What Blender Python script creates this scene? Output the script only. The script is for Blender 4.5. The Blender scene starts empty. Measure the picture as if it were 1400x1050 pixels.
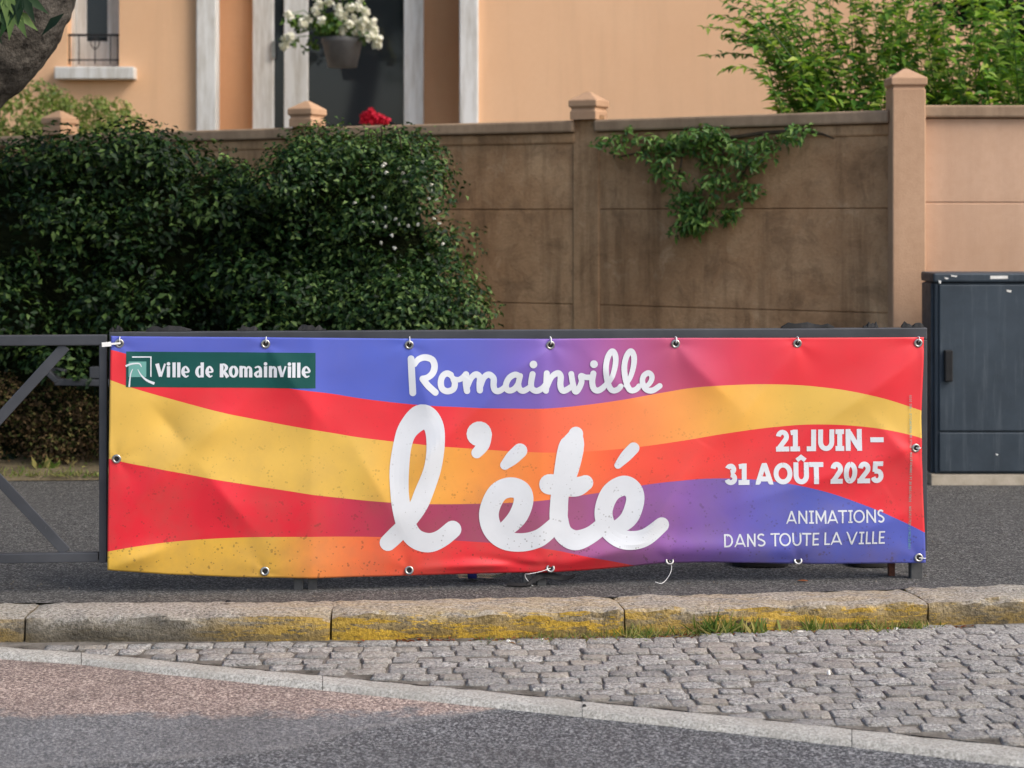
import bpy, bmesh, math, random
import numpy as np
from mathutils import Vector, Matrix, noise as mnoise
random.seed(7); RNG = np.random.default_rng(7)
S = bpy.context.scene
COL = S.collection
# ------------------------------------------------------------------ camera
F, CX, HY, HC = 2400.0, 700.0, 300.0, 1.34        # focal (photo px), principal x, horizon y, eye height (m)
cam = bpy.data.cameras.new('camera'); camo = bpy.data.objects.new('camera', cam); COL.objects.link(camo)
camo.location = (0, 0, HC); camo.rotation_euler = (math.radians(90), 0, 0)
cam.sensor_width = 36.0; cam.lens = F / 1400 * 36.0; cam.shift_y = -(525 - HY) / 1400.0
cam.clip_end = 1000.0; cam.clip_start = 0.05
cam.dof.use_dof = True; cam.dof.focus_distance = 6.2; cam.dof.aperture_fstop = 3.6
S.camera = camo
# ------------------------------------------------------------------ world + sun
SUN_EL, SUN_AZ = math.radians(44), math.radians(118)      # azimuth clockwise from +Y (away from the camera)
W = bpy.data.worlds.new('World'); S.world = W; W.use_nodes = True
wn = W.node_tree.nodes; bg = wn['Background']; bg.inputs['Strength'].default_value = 0.15
sky = wn.new('ShaderNodeTexSky'); sky.sky_type = 'NISHITA'; sky.sun_disc = False
sky.sun_elevation = SUN_EL; sky.sun_rotation = SUN_AZ
sky.air_density = 1.0; sky.dust_density = 3.5; sky.ozone_density = 1.0
W.node_tree.links.new(sky.outputs[0], bg.inputs[0])
sl = bpy.data.lights.new('sun', 'SUN'); sl.energy = 1.15; sl.angle = math.radians(30); sl.color = (1.0, 0.96, 0.91)
so = bpy.data.objects.new('sun', sl); COL.objects.link(so)
sd = Vector((math.sin(SUN_AZ) * math.cos(SUN_EL), math.cos(SUN_AZ) * math.cos(SUN_EL), math.sin(SUN_EL)))
so.rotation_euler = sd.to_track_quat('Z', 'Y').to_euler(); so.location = sd * 40
S.view_settings.view_transform = 'Standard'; S.view_settings.look = 'None'
S.view_settings.exposure = 0.70; S.view_settings.gamma = 1.0
S.render.engine = 'CYCLES'

# ------------------------------------------------------------------ helpers
def P(px, py, Y): return Vector(((px - CX) / F * Y, Y, HC - (py - HY) / F * Y))
def G(px, py, z=0.0):
    Y = (HC - z) * F / (py - HY); return Vector(((px - CX) / F * Y, Y, z))
def PX(px, Y): return (px - CX) / F * Y
def PZ(py, Y): return HC - (py - HY) / F * Y
def lin(r, g, b):
    f = lambda c: ((c / 255) / 12.92) if c <= 10 else (((c / 255) + 0.055) / 1.055) ** 2.4
    return (f(r), f(g), f(b), 1.0)
def interp(x, pts):
    for (a, b), (c, d) in zip(pts, pts[1:]):
        if x <= c or (c, d) == pts[-1]: return b + (d - b) * (x - a) / (c - a)

def tag(o, label=None, cat=None, group=None, kind=None):
    if label: o['label'] = label
    if cat: o['category'] = cat
    if group: o['group'] = group
    if kind: o['kind'] = kind
    return o
def empty(name, loc, label, cat, group=None, rz=0.0):
    o = bpy.data.objects.new(name, None); COL.objects.link(o); o.location = loc; o.rotation_euler.z = rz
    o.empty_display_size = 0.1
    return tag(o, label, cat, group)
def link(name, me, parent=None, mats=()):
    o = bpy.data.objects.new(name, me); COL.objects.link(o)
    for m in mats:
        if m and len(me.materials) < len(mats): me.materials.append(m)
    if parent:                                           # mesh is in world space: cancel the parent's transform
        o.parent = parent
        if parent.parent: base = parent.parent.location + parent.location
        else: base = parent.location
        o.location = -Vector(base)
    return o
class MB:
    def __init__(s): s.v = []; s.f = []; s.m = []
    def add(s, vs, fs, mi=0):
        b = len(s.v); s.v += [tuple(v) for v in vs]; s.f += [tuple(b + i for i in f) for f in fs]; s.m += [mi] * len(fs); return s
    def box(s, x0, x1, y0, y1, z0, z1, mi=0):
        return s.add([(x0,y0,z0),(x1,y0,z0),(x1,y1,z0),(x0,y1,z0),(x0,y0,z1),(x1,y0,z1),(x1,y1,z1),(x0,y1,z1)],
                     [(0,3,2,1),(4,5,6,7),(0,1,5,4),(1,2,6,5),(2,3,7,6),(3,0,4,7)], mi)
    def bar(s, a, b, wx, wz, up=(0,0,1), mi=0):          # box beam from a to b, wx across, wz along up
        a = Vector(a); b = Vector(b); d = (b - a).normalized(); u = Vector(up)
        sx = d.cross(u).normalized(); u = sx.cross(d).normalized()
        vs = [p + sx * (i * wx / 2) + u * (j * wz / 2) for p in (a, b) for i, j in ((-1,-1),(1,-1),(1,1),(-1,1))]
        return s.add(vs, [(0,1,2,3),(7,6,5,4),(0,4,5,1),(1,5,6,2),(2,6,7,3),(3,7,4,0)], mi)
    def tube(s, pts, rad, n=8, mi=0, cap=True):
        pts = [Vector(p) for p in pts]; k = len(pts); r = rad if hasattr(rad, '__len__') else [rad] * k
        vs = []; ref = Vector((0.13, 0.31, 0.94))
        for i, p in enumerate(pts):
            d = (pts[min(i + 1, k - 1)] - pts[max(i - 1, 0)]).normalized()
            if abs(d.dot(ref)) > 0.95: ref = Vector((1, 0.1, 0))
            a = d.cross(ref).normalized(); b = d.cross(a)
            vs += [p + (a * math.cos(t) + b * math.sin(t)) * r[i] for t in [2 * math.pi * j / n for j in range(n)]]
        fs = [(i*n+j, i*n+(j+1)%n, (i+1)*n+(j+1)%n, (i+1)*n+j) for i in range(k-1) for j in range(n)]
        if cap: fs += [tuple(range(n))[::-1], tuple(range((k-1)*n, k*n))]
        return s.add(vs, fs, mi)
    def lathe(s, c, prof, n=16, mi=0):                   # prof = (radius, z)
        vs = [(c[0] + r*math.cos(2*math.pi*j/n), c[1] + r*math.sin(2*math.pi*j/n), c[2] + z) for r, z in prof for j in range(n)]
        fs = [(i*n+j, i*n+(j+1)%n, (i+1)*n+(j+1)%n, (i+1)*n+j) for i in range(len(prof)-1) for j in range(n)]
        fs += [tuple(range(n))[::-1], tuple(range((len(prof)-1)*n, len(prof)*n))]
        return s.add(vs, fs, mi)
    def mesh(s, name, smooth=False):
        me = bpy.data.meshes.new(name); me.from_pydata(s.v, [], s.f); me.polygons.foreach_set('material_index', s.m)
        if smooth: me.polygons.foreach_set('use_smooth', [True] * len(s.f))
        me.update(); return me
    def build(s, name, mats, parent=None, smooth=False, bevel=0):
        me = s.mesh(name, smooth); mats = mats if isinstance(mats, (list, tuple)) else [mats]
        for m in mats: me.materials.append(m)
        o = link(name, me, parent)
        if bevel:
            b = o.modifiers.new('bevel', 'BEVEL'); b.width = bevel; b.segments = 2; b.limit_method = 'ANGLE'; b.angle_limit = 0.6
        return o

# ------------------------------------------------------------------ materials
class NT:
    def __init__(s, name):
        s.mat = bpy.data.materials.new(name); s.mat.use_nodes = True; s.t = s.mat.node_tree; s.n = s.t.nodes
        s.bsdf = s.n['Principled BSDF']; s.out = s.n['Material Output']
    def L(s, a, b): s.t.links.new(a, b)
    def pos(s): return s.n.new('ShaderNodeNewGeometry').outputs['Position']
    def scale(s, vec, sc):
        m = s.n.new('ShaderNodeMapping'); m.inputs['Scale'].default_value = sc; s.L(vec, m.inputs[0]); return m.outputs[0]
    def noise(s, vec, sc, detail=4, rough=0.6, dist=0.0):
        t = s.n.new('ShaderNodeTexNoise'); t.inputs['Scale'].default_value = sc; t.inputs['Detail'].default_value = detail
        t.inputs['Roughness'].default_value = rough; t.inputs['Distortion'].default_value = dist; s.L(vec, t.inputs['Vector']); return t.outputs['Fac']
    def voro(s, vec, sc, feature='F1'):
        t = s.n.new('ShaderNodeTexVoronoi'); t.feature = feature; t.inputs['Scale'].default_value = sc; s.L(vec, t.inputs['Vector']); return t.outputs['Distance']
    def ramp(s, fac, els, interp='LINEAR'):
        r = s.n.new('ShaderNodeValToRGB'); r.color_ramp.interpolation = interp; e = r.color_ramp.elements
        while len(e) < len(els): e.new(0.5)
        for x, (p, c) in zip(e, els): x.position = p; x.color = c if hasattr(c, '__len__') else (c, c, c, 1)
        s.L(fac, r.inputs[0]); return r.outputs[0]
    def mix(s, fac, a, b, mode='MIX'):
        m = s.n.new('ShaderNodeMix'); m.data_type = 'RGBA'; m.blend_type = mode
        for v, i in ((fac, 0), (a, 6), (b, 7)):
            if hasattr(v, 'is_output'): s.L(v, m.inputs[i])
            else: m.inputs[i].default_value = v
        return m.outputs[2]
    def math(s, op, a, b=0.0, c=None):
        m = s.n.new('ShaderNodeMath'); m.operation = op
        for i, v in enumerate((a, b) if c is None else (a, b, c)):
            if hasattr(v, 'is_output'): s.L(v, m.inputs[i])
            else: m.inputs[i].default_value = v
        return m.outputs[0]
    def sep(s, vec):
        x = s.n.new('ShaderNodeSeparateXYZ'); s.L(vec, x.inputs[0]); return x.outputs
    def color(s, c):
        if hasattr(c, 'is_output'): s.L(c, s.bsdf.inputs['Base Color'])
        else: s.bsdf.inputs['Base Color'].default_value = c
    def bump(s, h, strength=0.5, dist=0.01):
        b = s.n.new('ShaderNodeBump'); b.inputs['Strength'].default_value = strength; b.inputs['Distance'].default_value = dist
        s.L(h, b.inputs['Height']); s.L(b.outputs[0], s.bsdf.inputs['Normal'])
    def rough(s, r, spec=0.5):
        if hasattr(r, 'is_output'): s.L(r, s.bsdf.inputs['Roughness'])
        else: s.bsdf.inputs['Roughness'].default_value = r
        s.bsdf.inputs['Specular IOR Level'].default_value = spec
def rnd(t):
    return t.n.new('ShaderNodeObjectInfo').outputs['Random']
def simple(name, a, b, scale=8, rough=0.7, bump=0.2, bsc=60, bd=0.004, spec=0.4, metal=0.0):
    t = NT(name); p = t.pos(); n = t.noise(p, scale, 6, 0.65)
    t.color(t.ramp(n, [(0.3, a), (0.7, b)])); t.rough(rough, spec); t.bsdf.inputs['Metallic'].default_value = metal
    if bump: t.bump(t.noise(p, bsc, 5), bump, bd)
    return t.mat
def stucco(name, base, dark, streak, bsc=180):
    t = NT(name); p = t.pos()
    big = t.noise(p, 1.2, 4); fine = t.noise(p, 25, 6, 0.7)
    st = t.noise(t.scale(p, (7, 7, 0.5)), 1.0, 5, 0.65)
    c = t.mix(t.ramp(big, [(0.35, 0.0), (0.7, 0.55)]), base, dark)
    c = t.mix(t.ramp(st, [(0.48, 0.0), (0.72, streak)]), c, tuple(v * 0.45 for v in dark[:3]) + (1,))
    c = t.mix(t.ramp(fine, [(0.4, 0.0), (0.75, 0.35)]), c, dark)
    t.color(c); t.rough(0.9, 0.2); t.bump(t.noise(p, bsc, 5, 0.7), 0.5, 0.004); return t.mat
def leafmat(name, cols, trans=0.35, rough=0.45, spec=0.4):
    t = NT(name); g = t.n.new('ShaderNodeNewGeometry')
    big = t.noise(g.outputs['Position'], 2.3, 3)
    f = t.math('ADD', t.math('MULTIPLY', g.outputs['Random Per Island'], 0.75), t.math('MULTIPLY', big, 0.3))
    k = len(cols); c = t.ramp(f, [((i + 0.5) / k, x) for i, x in enumerate(cols)])
    t.color(c); t.rough(rough, spec)
    tr = t.n.new('ShaderNodeBsdfTranslucent'); t.L(t.mix(1.0, c, (0.9, 1.0, 0.45, 1), 'MULTIPLY'), tr.inputs[0])
    m = t.n.new('ShaderNodeMixShader'); m.inputs[0].default_value = trans
    t.L(t.bsdf.outputs[0], m.inputs[1]); t.L(tr.outputs[0], m.inputs[2]); t.L(m.outputs[0], t.out.inputs[0]); return t.mat

M = {}
def asphalt_mat():
    t = NT('pavement_asphalt'); p = t.pos()
    a = t.noise(p, 125, 3, 0.7); b = t.noise(p, 1.6, 5, 0.6); c = t.noise(t.scale(p, (1, 2.2, 1)), 9, 6, 0.75)
    col = t.ramp(a, [(0.33, lin(22, 22, 22)), (0.5, lin(74, 73, 71)), (0.68, lin(160, 157, 152))])
    col = t.mix(t.ramp(b, [(0.35, 0.0), (0.7, 0.4)]), col, lin(88, 86, 83)); col = t.mix(t.ramp(c, [(0.52, 0.0), (0.70, 0.75)]), col, lin(48, 47, 46))
    t.color(col); t.rough(0.85, 0.35); t.bump(t.math('ADD', a, t.math('MULTIPLY', c, 1.5)), 0.9, 0.012); return t.mat
M['pavement'] = asphalt_mat()
def road_mat():
    t = NT('road_asphalt'); p = t.pos(); x, y, z = t.sep(p)
    n1 = t.noise(p, 120, 3, 0.7); n2 = t.noise(p, 2.0, 5); n3 = t.noise(p, 9, 6, 0.7)
    dark = t.ramp(n1, [(0.34, lin(28, 29, 30)), (0.5, lin(84, 85, 87)), (0.66, lin(172, 172, 171))])
    grey = t.ramp(n1, [(0.34, lin(72, 72, 73)), (0.5, lin(112, 112, 113)), (0.68, lin(172, 170, 168))])
    pink = t.ramp(n1, [(0.34, lin(72, 58, 54)), (0.5, lin(150, 130, 121)), (0.66, lin(228, 208, 192))])
    wob = t.math('ADD', t.math('MULTIPLY', t.math('SUBTRACT', n3, 0.5), 0.34), t.math('MULTIPLY', t.math('SUBTRACT', n2, 0.5), 0.12))
    # old pink surfacing lies beyond y = 5.1 m, mid-grey patch before it, newer coarse asphalt to the right of a curved seam
    mp = t.ramp(t.math('ADD', t.math('SUBTRACT', y, 4.62), wob), [(0.44, 0.0), (0.50, 1.0)])
    c = t.mix(mp, grey, pink)
    fc = t.n.new('ShaderNodeFloatCurve'); cu = fc.mapping.curves[0]
    pts = [(-3.0, 4.30), (-1.29, 4.60), (-0.6, 4.78), (-0.41, 4.955), (-0.128, 5.10), (0.05, 5.22), (0.4, 5.6), (1.0, 6.0)]
    for i, (a, b) in enumerate(pts):
        u, v = (a + 3) / 4, (b - 4) / 2
        if i < 2: cu.points[i].location = (u, v)
        else: cu.points.new(u, v)
    fc.mapping.update()
    t.L(t.math('DIVIDE', t.math('ADD', x, 3.0), 4.0), fc.inputs['Value'])
    yb = t.math('ADD', t.math('MULTIPLY', fc.outputs[0], 2.0), 4.0)
    d = t.math('ADD', t.math('SUBTRACT', yb, y), t.math('MULTIPLY', wob, 0.22))
    seam = t.ramp(t.math('ADD', d, 0.5), [(0.493, 0.0), (0.507, 1.0)])
    c = t.mix(seam, c, dark)
    c = t.mix(t.math('MULTIPLY', t.ramp(t.math('ABSOLUTE', d), [(0.0, 0.55), (0.035, 0.0)]), t.ramp(n3, [(0.4, 0.2), (0.6, 1.0)])), c, lin(150, 147, 142))
    c = t.mix(t.ramp(n2, [(0.4, 0.0), (0.75, 0.45)]), c, lin(84, 81, 79))
    c = t.mix(t.ramp(t.noise(t.scale(p, (1.0, 3.0, 1)), 3.2, 6, 0.75, 0.5), [(0.6, 0.0), (0.66, 0.4)]), c, lin(66, 64, 63))
    t.color(c); t.rough(0.85, 0.4); t.bump(n1, 1.0, 0.012); return t.mat
M['road'] = road_mat()
M['soil'] = simple('soil', lin(70, 62, 48), lin(128, 116, 92), 6, 0.95, 0.8, 40, 0.02, 0.1)
M['ground'] = simple('earth', lin(66, 58, 44), lin(104, 98, 74), 2, 0.95, 0.5, 20, 0.02, 0.1)
def kerb_mat():
    t = NT('kerb_granite'); p = t.pos(); x, y, z = t.sep(p); g = t.n.new('ShaderNodeNewGeometry')
    nz = t.sep(g.outputs['Normal'])[2]
    n1 = t.noise(p, 85, 4, 0.75); n2 = t.noise(p, 7, 6, 0.7); n3 = t.noise(t.scale(p, (3, 12, 20)), 1.6, 6, 0.75)
    c = t.ramp(n1, [(0.33, lin(74, 71, 65)), (0.5, lin(180, 175, 165)), (0.68, lin(236, 231, 221))])
    c = t.mix(t.ramp(n2, [(0.45, 0.0), (0.65, 0.5)]), c, lin(136, 130, 118))
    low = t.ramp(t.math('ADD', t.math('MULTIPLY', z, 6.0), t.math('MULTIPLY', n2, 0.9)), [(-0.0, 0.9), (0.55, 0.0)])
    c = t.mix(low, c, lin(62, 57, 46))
    c = t.mix(t.math('MULTIPLY', t.ramp(nz, [(0.2, 0.55), (0.8, 0.0)]), t.ramp(n2, [(0.3, 0.3), (0.6, 1.0)])), c, lin(92, 87, 76))
    # worn yellow line paint: strong on the middle stones, traces elsewhere
    reg = t.ramp(t.math('DIVIDE', t.math('ADD', x, 2.0), 4.0), [(0.02, 0.12), (0.07, 0.35), (0.10, 0.05), (0.22, 0.05), (0.29, 0.6), (0.375, 1.0), (0.59, 1.0), (0.62, 0.6), (0.66, 0.65), (0.70, 0.9), (0.84, 0.95), (0.91, 0.35)])
    wear = t.ramp(t.math('ADD', n3, t.math('MULTIPLY', t.math('SUBTRACT', n1, 0.5), 0.16)), [(0.47, 0.0), (0.52, 1.0)])
    side = t.ramp(nz, [(0.5, 1.0), (0.93, 0.30)])
    wear2 = t.ramp(t.math('ADD', n2, t.math('MULTIPLY', n1, 0.35)), [(0.45, 0.0), (0.68, 1.0)])
    yel = t.math('MULTIPLY', t.math('MULTIPLY', reg, side), t.math('MAXIMUM', wear, t.math('MULTIPLY', wear2, 0.45)))
    c = t.mix(t.math('MULTIPLY', yel, 0.9), c, t.ramp(n1, [(0.3, lin(150, 118, 34)), (0.7, lin(226, 184, 62))]))
    blk = t.ramp(t.noise(t.scale(p, (5, 5, 9)), 1.3, 5, 0.7), [(0.63, 0.0), (0.69, 0.9)])
    c = t.mix(t.math('MULTIPLY', blk, t.ramp(nz, [(0.6, 1.0), (0.95, 0.3)])), c, lin(52, 50, 47))
    t.color(c); t.rough(0.85, 0.3); t.bump(t.math('ADD', n1, t.math('MULTIPLY', n2, 1.5)), 1.0, 0.014); return t.mat
M['kerb'] = kerb_mat()
def cobble_mat():
    t = NT('cobble_stone'); p = t.pos(); r = rnd(t)
    n1 = t.noise(p, 90, 4, 0.75); n2 = t.noise(p, 16, 5, 0.7)
    c = t.ramp(n1, [(0.33, lin(92, 90, 86)), (0.5, lin(170, 167, 161)), (0.68, lin(228, 225, 219))])
    c = t.mix(t.ramp(r, [(0.0, 0.0), (0.5, 0.25), (1.0, 0.7)]), c, lin(134, 131, 126)); c = t.mix(t.ramp(t.math('FRACT', t.math('MULTIPLY', r, 7.31)), [(0.6, 0.0), (1.0, 0.45)]), c, lin(176, 164, 146)); c = t.mix(t.ramp(n2, [(0.5, 0.0), (0.7, 0.4)]), c, lin(140, 134, 126))
    t.color(c); t.rough(0.8, 0.35); t.bump(t.math('ADD', n1, t.math('MULTIPLY', n2, 2.5)), 1.0, 0.014); return t.mat
M['cobble'] = cobble_mat()
M['joint'] = simple('cobble_joint', lin(66, 62, 56), lin(132, 126, 117), 12, 0.95, 0.8, 60, 0.01, 0.1)
def channel_mat():
    t = NT('channel_concrete'); p = t.pos(); n1 = t.noise(p, 120, 4, 0.75); n2 = t.noise(p, 5, 6, 0.7)
    c = t.ramp(n1, [(0.33, lin(112, 110, 103)), (0.5, lin(166, 163, 155)), (0.7, lin(210, 207, 198))])
    c = t.mix(t.ramp(n2, [(0.42, 0.0), (0.7, 0.7)]), c, lin(140, 136, 126)); t.color(c); t.rough(0.85, 0.3)
    t.bump(t.math('ADD', n1, n2), 0.5, 0.006); return t.mat
M['channel'] = channel_mat()
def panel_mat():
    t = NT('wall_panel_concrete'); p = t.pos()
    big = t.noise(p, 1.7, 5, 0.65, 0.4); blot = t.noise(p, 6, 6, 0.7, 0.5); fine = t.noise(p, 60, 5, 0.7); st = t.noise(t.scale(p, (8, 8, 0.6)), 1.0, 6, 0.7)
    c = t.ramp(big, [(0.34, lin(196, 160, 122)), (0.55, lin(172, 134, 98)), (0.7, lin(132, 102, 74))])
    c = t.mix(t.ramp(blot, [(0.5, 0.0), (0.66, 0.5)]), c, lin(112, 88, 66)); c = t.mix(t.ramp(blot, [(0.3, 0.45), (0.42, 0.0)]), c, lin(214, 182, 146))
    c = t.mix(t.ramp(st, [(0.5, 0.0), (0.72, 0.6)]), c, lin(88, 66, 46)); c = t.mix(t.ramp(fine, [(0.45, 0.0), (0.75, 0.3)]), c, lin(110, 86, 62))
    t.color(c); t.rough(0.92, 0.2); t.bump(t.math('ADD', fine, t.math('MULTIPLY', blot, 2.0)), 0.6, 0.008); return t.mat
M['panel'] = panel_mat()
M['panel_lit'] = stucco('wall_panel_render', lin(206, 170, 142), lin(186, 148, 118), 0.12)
M['post'] = stucco('wall_post_concrete', lin(196, 160, 130), lin(164, 128, 98), 0.2, 90)
M['coping'] = stucco('wall_coping', lin(176, 150, 124), lin(120, 98, 76), 0.4, 90)
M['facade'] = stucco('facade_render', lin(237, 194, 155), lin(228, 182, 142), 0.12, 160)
M['facade_shaded'] = stucco('facade_render_shaded', lin(204, 162, 126), lin(194, 150, 114), 0.10, 160)  # same render as the facade, with the porch shade put into its colour
def white_mat():
    t = NT('white_paint'); p = t.pos(); n = t.noise(t.scale(p, (10, 10, 1.2)), 1.5, 5, 0.7)
    t.color(t.ramp(n, [(0.4, lin(226, 226, 224)), (0.68, lin(190, 186, 178))])); t.rough(0.55, 0.4); return t.mat
M['white'] = white_mat()
M['glass_dark'] = NT('dark_window_glass').mat
_t = M['glass_dark'].node_tree.nodes['Principled BSDF']; _t.inputs['Base Color'].default_value = lin(38, 42, 46); _t.inputs['Roughness'].default_value = 0.06
M['iron'] = simple('black_iron', lin(20, 20, 22), lin(38, 37, 38), 20, 0.5, 0.1)
def steel_mat():
    t = NT('dark_painted_steel'); p = t.pos(); n = t.noise(p, 30, 6, 0.75); m = t.noise(p, 3.5, 4)
    c = t.ramp(m, [(0.35, lin(52, 54, 58)), (0.7, lin(72, 74, 78))]); c = t.mix(t.ramp(n, [(0.66, 0.0), (0.74, 0.6)]), c, lin(132, 130, 126))
    t.color(c); t.rough(0.5, 0.45); t.bump(n, 0.15, 0.002); return t.mat
M['steel'] = steel_mat()
M['leg_steel'] = simple('worn_grey_steel', lin(58, 59, 60), lin(84, 84, 83), 25, 0.6, 0.2)
M['rust'] = simple('rusty_steel', lin(70, 40, 28), lin(110, 66, 48), 40, 0.8, 0.4)
def cabinet_mat():
    t = NT('cabinet_paint'); p = t.pos(); m = t.noise(p, 2.2, 5, 0.7); n = t.noise(p, 14, 6, 0.75, 0.6)
    st = t.noise(t.scale(p, (22, 22, 1.5)), 1.0, 5, 0.7)
    c = t.ramp(m, [(0.35, lin(45, 55, 63)), (0.68, lin(60, 71, 80))])
    c = t.mix(t.ramp(st, [(0.52, 0.0), (0.72, 0.6)]), c, lin(92, 100, 106)); c = t.mix(t.ramp(n, [(0.68, 0.0), (0.72, 0.6)]), c, lin(118, 124, 126))
    t.color(c); t.rough(t.ramp(n, [(0.4, 0.42), (0.7, 0.62)]), 0.45); return t.mat
M['cabinet'] = cabinet_mat()
M['plinth'] = simple('plinth_concrete', lin(160, 148, 128), lin(196, 184, 164), 9, 0.9, 0.4)
M['rubber'] = simple('black_rubber', lin(20, 20, 20), lin(34, 33, 33), 30, 0.75, 0.2)
M['tie'] = simple('white_nylon', lin(215, 215, 212), lin(235, 235, 232), 30, 0.4, 0)
M['chrome'] = simple('eyelet_metal', lin(150, 148, 142), lin(205, 203, 198), 60, 0.32, 0, metal=0.9)
M['hole'] = simple('eyelet_hole', lin(20, 19, 19), lin(34, 32, 31), 60, 0.8, 0)
M['bark'] = simple('bark', lin(28, 25, 22), lin(104, 98, 90), 16, 0.9, 1.0, 38, 0.02, 0.2)
M['twig'] = simple('twig', lin(56, 46, 34), lin(92, 78, 58), 20, 0.9, 0.3)
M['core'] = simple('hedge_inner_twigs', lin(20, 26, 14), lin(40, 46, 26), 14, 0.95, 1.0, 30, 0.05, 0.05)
M['leaf_hedge'] = leafmat('hedge_leaf', [lin(14, 30, 15), lin(22, 44, 21), lin(34, 62, 28), lin(82, 106, 52)], 0.25, 0.55, 0.25)
M['leaf_round'] = leafmat('round_shrub_leaf', [lin(17, 34, 17), lin(28, 54, 25), lin(46, 78, 35), lin(110, 134, 74)], 0.28, 0.55, 0.28)
M['leaf_bright'] = leafmat('bright_leaf', [lin(58, 96, 34), lin(92, 138, 48), lin(132, 168, 62), lin(176, 194, 84)], 0.45, 0.42, 0.35)
M['leaf_dark'] = leafmat('dark_tree_leaf', [lin(20, 36, 20), lin(30, 52, 26), lin(44, 68, 32)], 0.2)
M['leaf_ivy'] = leafmat('ivy_leaf', [lin(44, 74, 32), lin(66, 104, 42), lin(92, 128, 54), lin(124, 152, 72)], 0.3)
M['leaf_soft'] = leafmat('pale_shrub_leaf', [lin(92, 118, 56), lin(128, 150, 76), lin(160, 172, 98)], 0.4)
M['leaf_dry'] = leafmat('dry_leaf', [lin(44, 36, 26), lin(72, 58, 42), lin(104, 84, 58), lin(74, 84, 44)], 0.2, 0.8, 0.1)
M['leaf_fallen'] = leafmat('fallen_leaf', [lin(96, 46, 30), lin(130, 62, 40), lin(150, 110, 70)], 0.2, 0.8, 0.1)
M['grass'] = leafmat('grass_blade', [lin(84, 92, 44), lin(120, 122, 66), lin(152, 146, 92), lin(96, 128, 52)], 0.35, 0.6, 0.2)
M['weed'] = leafmat('weed_leaf', [lin(70, 96, 40), lin(104, 128, 56), lin(150, 150, 84), lin(176, 156, 104)], 0.4, 0.6, 0.2)
M['petal_white'] = leafmat('white_petal', [lin(232, 228, 216), lin(240, 236, 226), lin(246, 244, 240)], 0.3, 0.6, 0.2)
M['petal_red'] = leafmat('red_petal', [lin(190, 24, 48), lin(214, 38, 70)], 0.3, 0.6, 0.2)
M['pot'] = simple('grey_pot_plastic', lin(92, 92, 94), lin(112, 112, 113), 10, 0.6, 0.05)
M['terracotta'] = simple('terracotta', lin(150, 84, 58), lin(176, 104, 74), 10, 0.8, 0.2)
M['roof'] = simple('roof_tile', lin(140, 78, 56), lin(172, 100, 74), 6, 0.85, 0.4)
M['bottle'] = NT('clear_plastic').mat
_t = M['bottle'].node_tree.nodes['Principled BSDF']; _t.inputs['Base Color'].default_value = (0.9, 0.92, 0.95, 1); _t.inputs['Roughness'].default_value = 0.12
_t.inputs['Transmission Weight'].default_value = 0.85; _t.inputs['IOR'].default_value = 1.2
M['bottle_label'] = simple('blue_label', lin(40, 50, 130), lin(70, 76, 160), 60, 0.5, 0)
M['paper'] = simple('paper_scrap', lin(220, 216, 206), lin(240, 238, 230), 30, 0.8, 0)

# ------------------------------------------------------------------ ground, pavement, road, kerb
ZR = -0.095
def kerb_front(px):       # kerb foot, photo px
    return interp(px, [(-900, 884), (0, 882), (440, 880), (855, 873), (1270, 860), (1400, 856), (2400, 815)])
def Kf(px): return G(px, kerb_front(px), ZR)
KW = 0.245
def kerb_y(X, back=False):
    lo, hi = -900.0, 2400.0
    for _ in range(40):
        m = (lo + hi) / 2
        if Kf(m).x < X: lo = m
        else: hi = m
    return Kf(lo).y + (KW if back else 0)
g = MB(); g.add([(-150,-150,-0.13),(150,-150,-0.13),(150,300,-0.13),(-150,300,-0.13)], [(0,1,2,3)])
tag(g.build('ground', M['ground']), kind='structure')
g = MB(); xs = np.linspace(-2.6, 2.8, 28)
XS = [-14.0] + list(xs) + [14.0]
yk = [kerb_y(min(max(x, -2.5), 2.8)) for x in XS]
vs = [(x, -12, ZR) for x in XS] + [(x, y + 0.1, ZR) for x, y in zip(XS, yk)]; n = len(XS)
g.add(vs, [(i, i+1, n+i+1, n+i) for i in range(n-1)]); tag(g.build('road', M['road']), kind='structure')
g = MB()
vs = [(x, y + KW - 0.01, -0.004) for x, y in zip(XS, yk)] + [(x, 14.0, -0.004) for x in XS]
g.add(vs, [(i, i+1, n+i+1, n+i) for i in range(n-1)]); tag(g.build('pavement', M['pavement']), kind='structure')

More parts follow.
